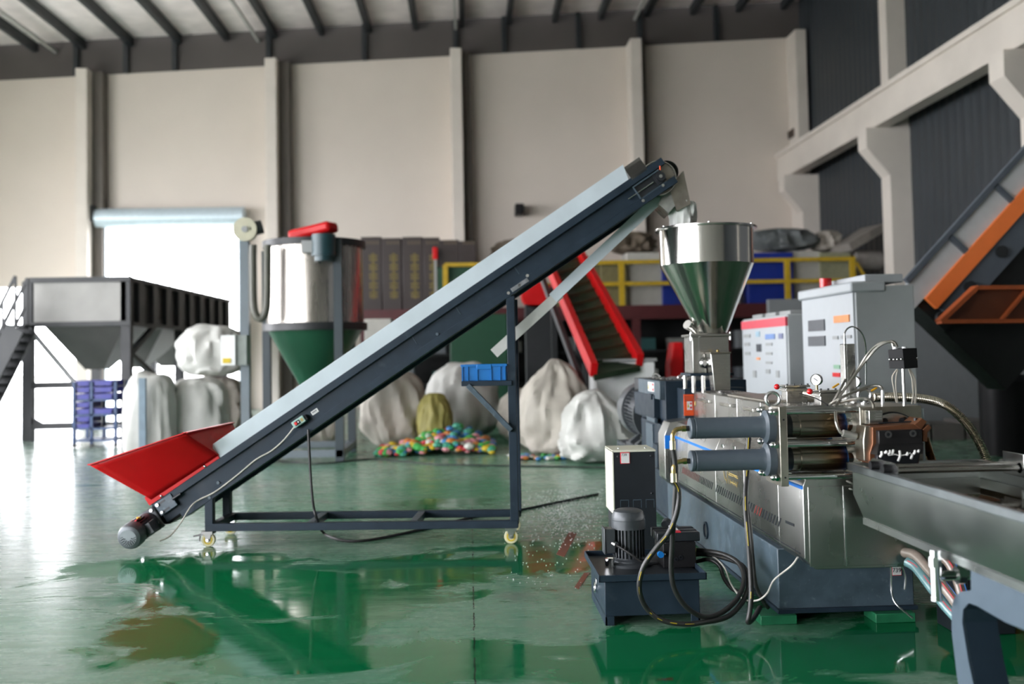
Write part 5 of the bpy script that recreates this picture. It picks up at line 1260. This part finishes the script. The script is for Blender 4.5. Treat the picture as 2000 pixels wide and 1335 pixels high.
for x, y, w_, h_, m_ in ((1460, 656, 12, 6, GREY), (1460, 672, 10, 6, GREY), (1461, 690, 10, 6, GREY), (1481, 652, 7, 10, mat('pale_blue_print', (.3, .45, .55), .5)), (1505, 657, 18, 9, mat('blue_print', (.15, .25, .5), .5)), (1526, 656, 8, 10, mat('slate_print', (.16, .18, .3), .5)), (1483, 679, 9, 15, SCRN), (1482, 700, 6, 5, mat('orange_print', (.75, .28, .10), .5)), (1503, 672, 12, 5, GREY), (1503, 690, 12, 5, GREY), (1503, 708, 12, 5, GREY), (1501, 725, 8, 9, GREY), (1475, 730, 6, 14, GREY), (1520, 730, 6, 14, GREY)):
    a, c = pz(x-w_/2, y-h_/2), pz(x+w_/2, y+h_/2); panel(c2_, XC, min(a.y, c.y), max(a.y, c.y), min(a.z, c.z), max(a.z, c.z), m_, 'control')

# big orange-striped conveyor on the right
YO = 12.0
oc = thing('orange_conveyor', 'large inclined conveyor with orange stripe rising at the right edge', 'conveyor', (at(1900, 800, YO).x, YO+.6, 0))
oa, ob = at(1768, 545, YO), at(2120, 155, YO); od = (ob-oa).normalized(); on = V((od.z, 0, -od.x))   # downward normal
def oq(px, py, Y=YO): p = at(px, py, Y)-oa; return V((p.x, 0, p.z)).dot(od), V((p.x, 0, p.z)).dot(on)
OL = (ob-oa).length+1.2
def obx(s0, s1, n0, n1, y0, y1):
    P = lambda s, n_, y: oa+od*s+on*n_+V((0, y, 0))
    return B().hexa([P(s0, n0, y0), P(s1, n0, y0), P(s1, n0, y1), P(s0, n0, y1), P(s0, n1, y0), P(s1, n1, y0), P(s1, n1, y1), P(s0, n1, y1)])
OGR = mat('conveyor_grey_panel', (.48, .50, .51), .45, 0, .04); OOR = mat('conveyor_orange', (.85, .20, .045), .42, 0, .04); OFR = mat('conveyor_slate', (.085, .10, .12), .45, 0, .06)
obx(0, OL, 0, .07, 0, .08).build('top_rail', OFR, oc)
obx(-.2, OL, .07, .34, .04, .10).build('side_panel', OGR, oc)
s_st = [.75, 1.62, 2.55, 3.4]
for s in s_st: obx(s, s+.07, .05, .36, .0, .06).build('panel_post', OFR, oc)
obx(.0, OL, .34, .53, -.02, .06).build('orange_stripe', OOR, oc)
obx(.05, OL, .53, .83, .02, .10).build('frame_channel', OFR, oc)
for px, py in ((1826, 605), (1882, 548), (1949, 484)):
    s, n_ = oq(px, py); p = oa+od*s+on*.66; B().cyl(p+V((0, -.02, 0)), p+V((0, .06, 0)), .075, n=18).build('roller_end', DFR, oc)
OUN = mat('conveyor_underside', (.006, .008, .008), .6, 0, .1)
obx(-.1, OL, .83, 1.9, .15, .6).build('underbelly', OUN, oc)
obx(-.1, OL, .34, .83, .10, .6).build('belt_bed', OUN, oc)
ORB = mat('dark_orange_mesh', (.10, .025, .008), .5); pts = [at(x, y, YO-.3) for x, y in ((1834, 628), (1904, 562), (2120, 560), (2120, 625))]
B().prism(pts, (0, .12, 0)).build('guard_tray', ORB, oc)
b = B().bar(pts[0], pts[1], .14, .05).bar(pts[1], pts[2], .14, .05).bar(pts[0], pts[3], .14, .05).bar(at(1950, 628, YO-.3), at(2005, 562, YO-.3), .14, .03); b.build('tray_edge', mat('dull_orange', (.34, .075, .02), .5), oc)
for s in (2.8,): 
    p = oa+od*s+on*1.8; B().box(p.x-.08, p.x+.08, YO+.4, YO+.55, 0, p.z).build('leg', OUN, oc)
p = at(1990, 790, 13.5); tag(B().cyl((p.x-.3, 13.3, 0), (p.x-.3+.0, 13.3, at(1990, 742, 13.3).z), .33, n=24).lathe((p.x-.3, 13.3, at(1990, 742, 13.3).z), [(.33, 0), (.25, .08), (0, .1)], 24).build('dark_drum', BLACK, None), 'black drum at the right edge under the orange conveyor', 'drum')
b = B()
for k in range(5): b.box(6.2+k*.55, 6.2+k*.55+.5, 15.5, 16.3, 0, .25+.04*(k % 2))
tag(b.build('grey_pallet', mat('pallet_grey', (.12, .11, .10), .7), None), 'low grey pallet row on the floor under the orange conveyor', 'pallet')
# grey partition behind the conveyor base
tag(B().box(5.2, 10.2, 17.0, 17.15, 0, 2.35).build('partition', mat('partition_grey', (.20, .21, .22), .6, 0, .04)), 'low grey partition panel behind the orange conveyor', 'partition')

# red-railed conveyor
rc = thing('red_conveyor', 'steep green belt conveyor with two red side rails', 'conveyor', (at(1200, 790, 15).x, 15.5, 0))
a0, a1 = at(1160, 722, 14.5), at(1060, 490, 19.0); b0, b1 = at(1250, 704, 14.9), at(1118, 470, 19.4)
for p, q in ((a0, a1), (b0, b1)): B().bar(p, q, .10, .22).build('red_rail', RED, rc)
ax = (a1-a0); dn = V((0, 0, -.08))
b = B().hexa([a0+dn, b0+dn, b1+dn, a1+dn, a0+dn*2, b0+dn*2, b1+dn*2, a1+dn*2]); b.build('green_belt', mat('green_belt', (.018, .038, .016), .5, 0, .2), rc)
for k in range(1, 14):
    p, q = a0.lerp(a1, k/14), b0.lerp(b1, k/14); B().bar(p.lerp(q, .08)+dn*.9, p.lerp(q, .92)+dn*.9, .03, .06).build('cleat', mat('green_belt', (.02, .05, .02), .5), rc)
B().bar(a0+V((-.12, .1, -.35)), a1+V((-.12, .1, -.2)), .08, .12).build('under_beam', DFR, rc)
for f in (.25, .75):
    p, q = a0.lerp(a1, f), b0.lerp(b1, f); B().box(p.x-.05, p.x+.05, p.y, p.y+.1, 0, p.z-.1).build('leg', DFR, rc); B().box(q.x-.05, q.x+.05, q.y, q.y+.1, 0, q.z-.1).build('leg', DFR, rc)
p, q = at(1170, 708, 14.6), at(1290, 792, 14.6)
wt = thing('wash_tank', 'white tank at the foot of the red-railed conveyor', 'tank', ((p.x+q.x)/2, 15.1, 0))
B().box(p.x, q.x, 14.95, 15.9, 0, p.z).build('tank_body', WHITE, wt, .02); B().box(p.x-.03, q.x+.03, 14.92, 15.95, p.z, p.z+.05).build('tank_rim', GREY, wt, .01)
# red chute and motor
p, q = at(1308, 668, 15.5), at(1336, 716, 15.5)
tag(B().prism([(p.x, 15.5, 0), (q.x, 15.5, 0), (q.x, 15.5, p.z), (p.x+.06, 15.5, p.z), (p.x, 15.5, p.z-.35)], (0, .4, 0)).build('red_hopper_stand', RED, None, .02), 'red sheet metal stand glimpsed left of the steel feed box', 'stand')
p = at(1050, 575, 20.0); rm = thing('red_fan', 'red fan unit behind the red-railed conveyor', 'fan', (p.x, 20.2, 0))
b = B().cyl((p.x-.05, 20.0, p.z), (p.x-.05, 20.45, p.z), .27, n=24); b.build('fan_scroll', RED, rm); B().box(p.x-.05, p.x+.35, 20.05, 20.4, p.z-.1, p.z+.2).build('fan_outlet', RED, rm); B().box(p.x-.25, p.x+.25, 20.0, 20.4, 0, p.z-.2).build('fan_base', DFR, rm)

# mezzanine
YZ = 23.5
MAR = mat('maroon_beam', (.075, .012, .014), .5, 0, .1); YR = mat('yellow_railing', (.46, .30, .012), .5, 0, .1)
zd, zd0 = at(1000, 600, YZ).z, at(1000, 627, YZ).z; mx0, mx1 = at(702, 600, YZ).x, 9.3
mz = thing('mezzanine', 'maroon storage mezzanine with yellow railing along the back wall', 'mezzanine', ((mx0+mx1)/2, YZ+2, 0))
B().box(mx0, mx1, YZ, YZ+.15, zd0, zd).build('front_beam', MAR, mz); B().box(mx0, mx1, YZ+.15, 29.5, zd-.12, zd).build('deck', MAR, mz)
k = 0; x = mx0+.1
while x < mx1:
    B().box(x-.09, x+.09, YZ+.02, YZ+.2, 0, zd0).build('column', MAR, mz); B().box(x-.09, x+.09, 28.5, 28.7, 0, zd-.1).build('column', MAR, mz); x += 2.15
r1z, r2z = at(1500, 507, YZ).z, at(1500, 549, YZ).z; rx0 = at(868, 512, YZ).x; rx1 = at(1672, 510, YZ).x
for z in (r1z, r2z): B().box(rx0, rx1, YZ+.03, YZ+.10, z-.045, z+.045).build('rail', YR, mz)
for px in (870, 1050, 1215, 1345, 1540, 1668):
    x = at(px, 550, YZ).x; B().box(x-.06, x+.06, YZ+.02, YZ+.12, zd, r1z).build('rail_post', YR, mz)
B().bar(at(1672, 512, YZ+.1), at(1700, 560, YZ+.1), .06, .06).build('stair_rail', YR, mz)
def carton(px0, px1, py0, py1, Y, m, label, name='carton', cat='box', group='goods on the mezzanine', dep=.8, z0=None):
    a, c = at(px0, py1, Y), at(px1, py0, Y); z_ = zd if z0 is None else z0
    t = B().box(a.x, c.x, Y, Y+dep, z_, c.z).build(name, m, None, .02); return tag(t, label, cat, group)
CHO = mat('chocolate_carton', (.034, .024, .022), .5, 0, .12); rnd = random.Random(2)
for k, (x0, x1, t_) in enumerate(((706, 745, 462), (747, 784, 464), (787, 826, 462), (828, 858, 463), (860, 896, 468), (898, 930, 470))):
    o = carton(x0, x1, t_, 600, YZ+.35, CHO, 'tall dark brown carton on the mezzanine, %s from the mixer' % ('first', 'second', 'third', 'fourth', 'fifth', 'sixth')[k], 'tall_carton', group='tall brown cartons')
    w0 = at(x0, 500, YZ+.35).x; w1 = at(x1, 500, YZ+.35).x; xm = (w0+w1)/2+.04
    b = B()
    if k < 4:
        for i in range(5):
            zc_ = at(x0, 500+i*18, YZ+.35).z
            b.box(xm-.10, xm+.10, YZ+.34, YZ+.352, zc_-.02, zc_+.02).box(xm-.03, xm+.03, YZ+.34, YZ+.352, zc_-.14, zc_+.07).box(xm-.09, xm-.05, YZ+.34, YZ+.352, zc_-.12, zc_-.04).box(xm+.05, xm+.09, YZ+.34, YZ+.352, zc_-.12, zc_-.05)
        b.build('carton_print', mat('dull_gold_print', (.17, .13, .035), .6), o)
    zc_ = at(x0, 474, YZ+.35).z; b = B()
    for i in range(4): b.box(xm-.16+i*.08, xm-.11+i*.08, YZ+.34, YZ+.352, zc_-.04, zc_+.04)
    b.build('carton_line', mat('dull_beige_print', (.10, .075, .05), .6), o)
q = at(850, 506, YZ+.1); rl = thing('red_post', 'slim post with a red head in front of the brown cartons', 'post', (q.x, YZ+.2, zd))
B().box(q.x-.03, q.x+.03, YZ+.17, YZ+.23, zd, q.z).build('pole', GREY, rl); B().box(q.x-.06, q.x+.06, YZ+.14, YZ+.26, q.z, at(850, 482, YZ+.1).z).build('red_head', RED, rl, .02)
GRB = mat('dark_green_panel', (.008, .060, .028), .5, 0, .1)
carton(850, 935, 520, 600, YZ+.2, GRB, 'dark green bin on the mezzanine behind the white conveyor guard', 'green_bin', 'bin')
DOL = mat('olive_panel', (.16, .14, .06), .6, 0, .15); PWH = mat('off_white_panel', (.42, .41, .37), .6, 0, .06); DBL = mat('deep_blue_panel', (.004, .022, .22), .45, 0, .06)
carton(1175, 1224, 512, 600, YZ+.4, DOL, 'olive box on the mezzanine left of the white cabinet', 'storage_box')
carton(1080, 1172, 500, 600, YZ+.5, DOL, 'wide olive box behind the red-railed conveyor', 'storage_box')
carton(1226, 1292, 492, 600, YZ+.5, PWH, 'off-white cabinet on the mezzanine left of the steel hopper', 'storage_cabinet', 'cabinet')
carton(1294, 1440, 505, 600, YZ+.45, DBL, 'deep blue panel box right behind the steel hopper', 'storage_box')
carton(1462, 1549, 492, 600, YZ+.4, DBL, 'deep blue panel box right of the steel hopper', 'storage_box')
carton(1551, 1602, 490, 600, YZ+.5, PWH, 'off-white cabinet beside the deep blue panel box', 'storage_cabinet', 'cabinet')
carton(1604, 1662, 492, 600, YZ+.45, mat('sage_panel', (.24, .24, .15), .6), 'sage green box at the right end of the mezzanine railing', 'storage_box')
JG = mat('dark_grey_tarp', (.10, .11, .11), .6, 0, .3, 3); JB = mat('brown_tarp', (.11, .085, .06), .65, 0, .3, 3)
zt_ = at(1550, 488, YZ+.5).z
sack('tarp_heap', 1475, 1600, 441, 492, YZ+.5, JG, 'crumpled dark tarp heap above the deep blue box', 21, .7, .3, .4, 'tarp', None, zt_)
sack('tarp_heap', 1600, 1650, 446, 490, YZ+.6, BAGD, 'small brown heap above the off-white cabinet', 22, .7, .3, .4, 'tarp', None, zt_)
sack('tarp_heap', 1198, 1282, 447, 494, YZ+.6, JB, 'brown tarp heap above the cabinet left of the hopper', 23, .7, .3, .4, 'tarp', None, at(1240, 493, YZ+.5).z)
sack('tarp_heap', 960, 1090, 462, 520, YZ+.7, JB, 'brown sack heap on the mezzanine behind the conveyor', 24, .7, .2, .5, 'tarp', None, at(1000, 515, YZ+.7).z)
a, c = at(1640, 486, YZ+.4), at(1706, 448, YZ+.6)
tag(B().bar(a, c, .9, .20, (0, 0, 1)).build('leaning_board', mat('grey_board', (.22, .20, .18), .6), None), 'grey board leaning on the heap at the mezzanine right end', 'board')
a, c = at(1668, 508, YZ+.5), at(1718, 508, YZ+.5)
tag(B().cyl(a, c, .24, n=20).build('fabric_roll', mat('grey_roll', (.24, .22, .20), .6), None), 'grey fabric roll right of the yellow railing', 'roll')
# dim storage under the mezzanine
tag(B().box(mx0, 9.2, YZ+2.2, YZ+2.3, 0, zd-.15).build('shade_screen', mat('shade_screen_dark', (.010, .011, .011), .7), None), 'dark screen added for the shade below the mezzanine', 'screen')  # dark screen added so the space below the deck reads as shaded
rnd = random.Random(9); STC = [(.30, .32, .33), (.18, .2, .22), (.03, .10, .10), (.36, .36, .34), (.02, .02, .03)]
sr = thing('storage_rack', 'dark storage rack below the mezzanine', 'rack', (3.0, YZ+1, 0))
for x in (-1.9, 0, 1.9, 3.8, 5.7, 7.6): B().box(x-.04, x+.04, YZ+.9, YZ+.98, 0, zd-.2).build('upright', DFR, sr)
for z in (.75, 1.5): B().box(-1.9, 7.6, YZ+.9, YZ+1.7, z-.03, z+.03).build('rack_shelf', DFR, sr)
kk = 0
words = ('first', 'second', 'third', 'fourth', 'fifth', 'sixth', 'seventh', 'eighth', 'ninth', 'tenth', 'eleventh', 'twelfth')
for z, row in ((1.53, 'upper'), (.78, 'lower')):
    for i in range(11):
        x = -1.75+i*.84; w_ = rnd.uniform(.3, .55); h_ = rnd.uniform(.25, .5)
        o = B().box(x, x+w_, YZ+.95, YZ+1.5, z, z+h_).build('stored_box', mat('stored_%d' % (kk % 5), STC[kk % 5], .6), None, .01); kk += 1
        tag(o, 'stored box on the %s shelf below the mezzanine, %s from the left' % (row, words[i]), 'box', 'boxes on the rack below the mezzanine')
o = carton(880, 990, 612, 735, YZ-1.5, GRB, 'dark green machine housing below the mezzanine behind the blue crate', 'machine_housing', 'machine', None, 1.0, 0)
tag(B().box(at(712, 660, YZ-2).x, at(765, 660, YZ-2).x, YZ-2, YZ-1.2, 0, at(740, 622, YZ-2).z).build('white_crate', PWH, None, .02), 'pale crate right of the mixer under the mezzanine edge', 'crate')
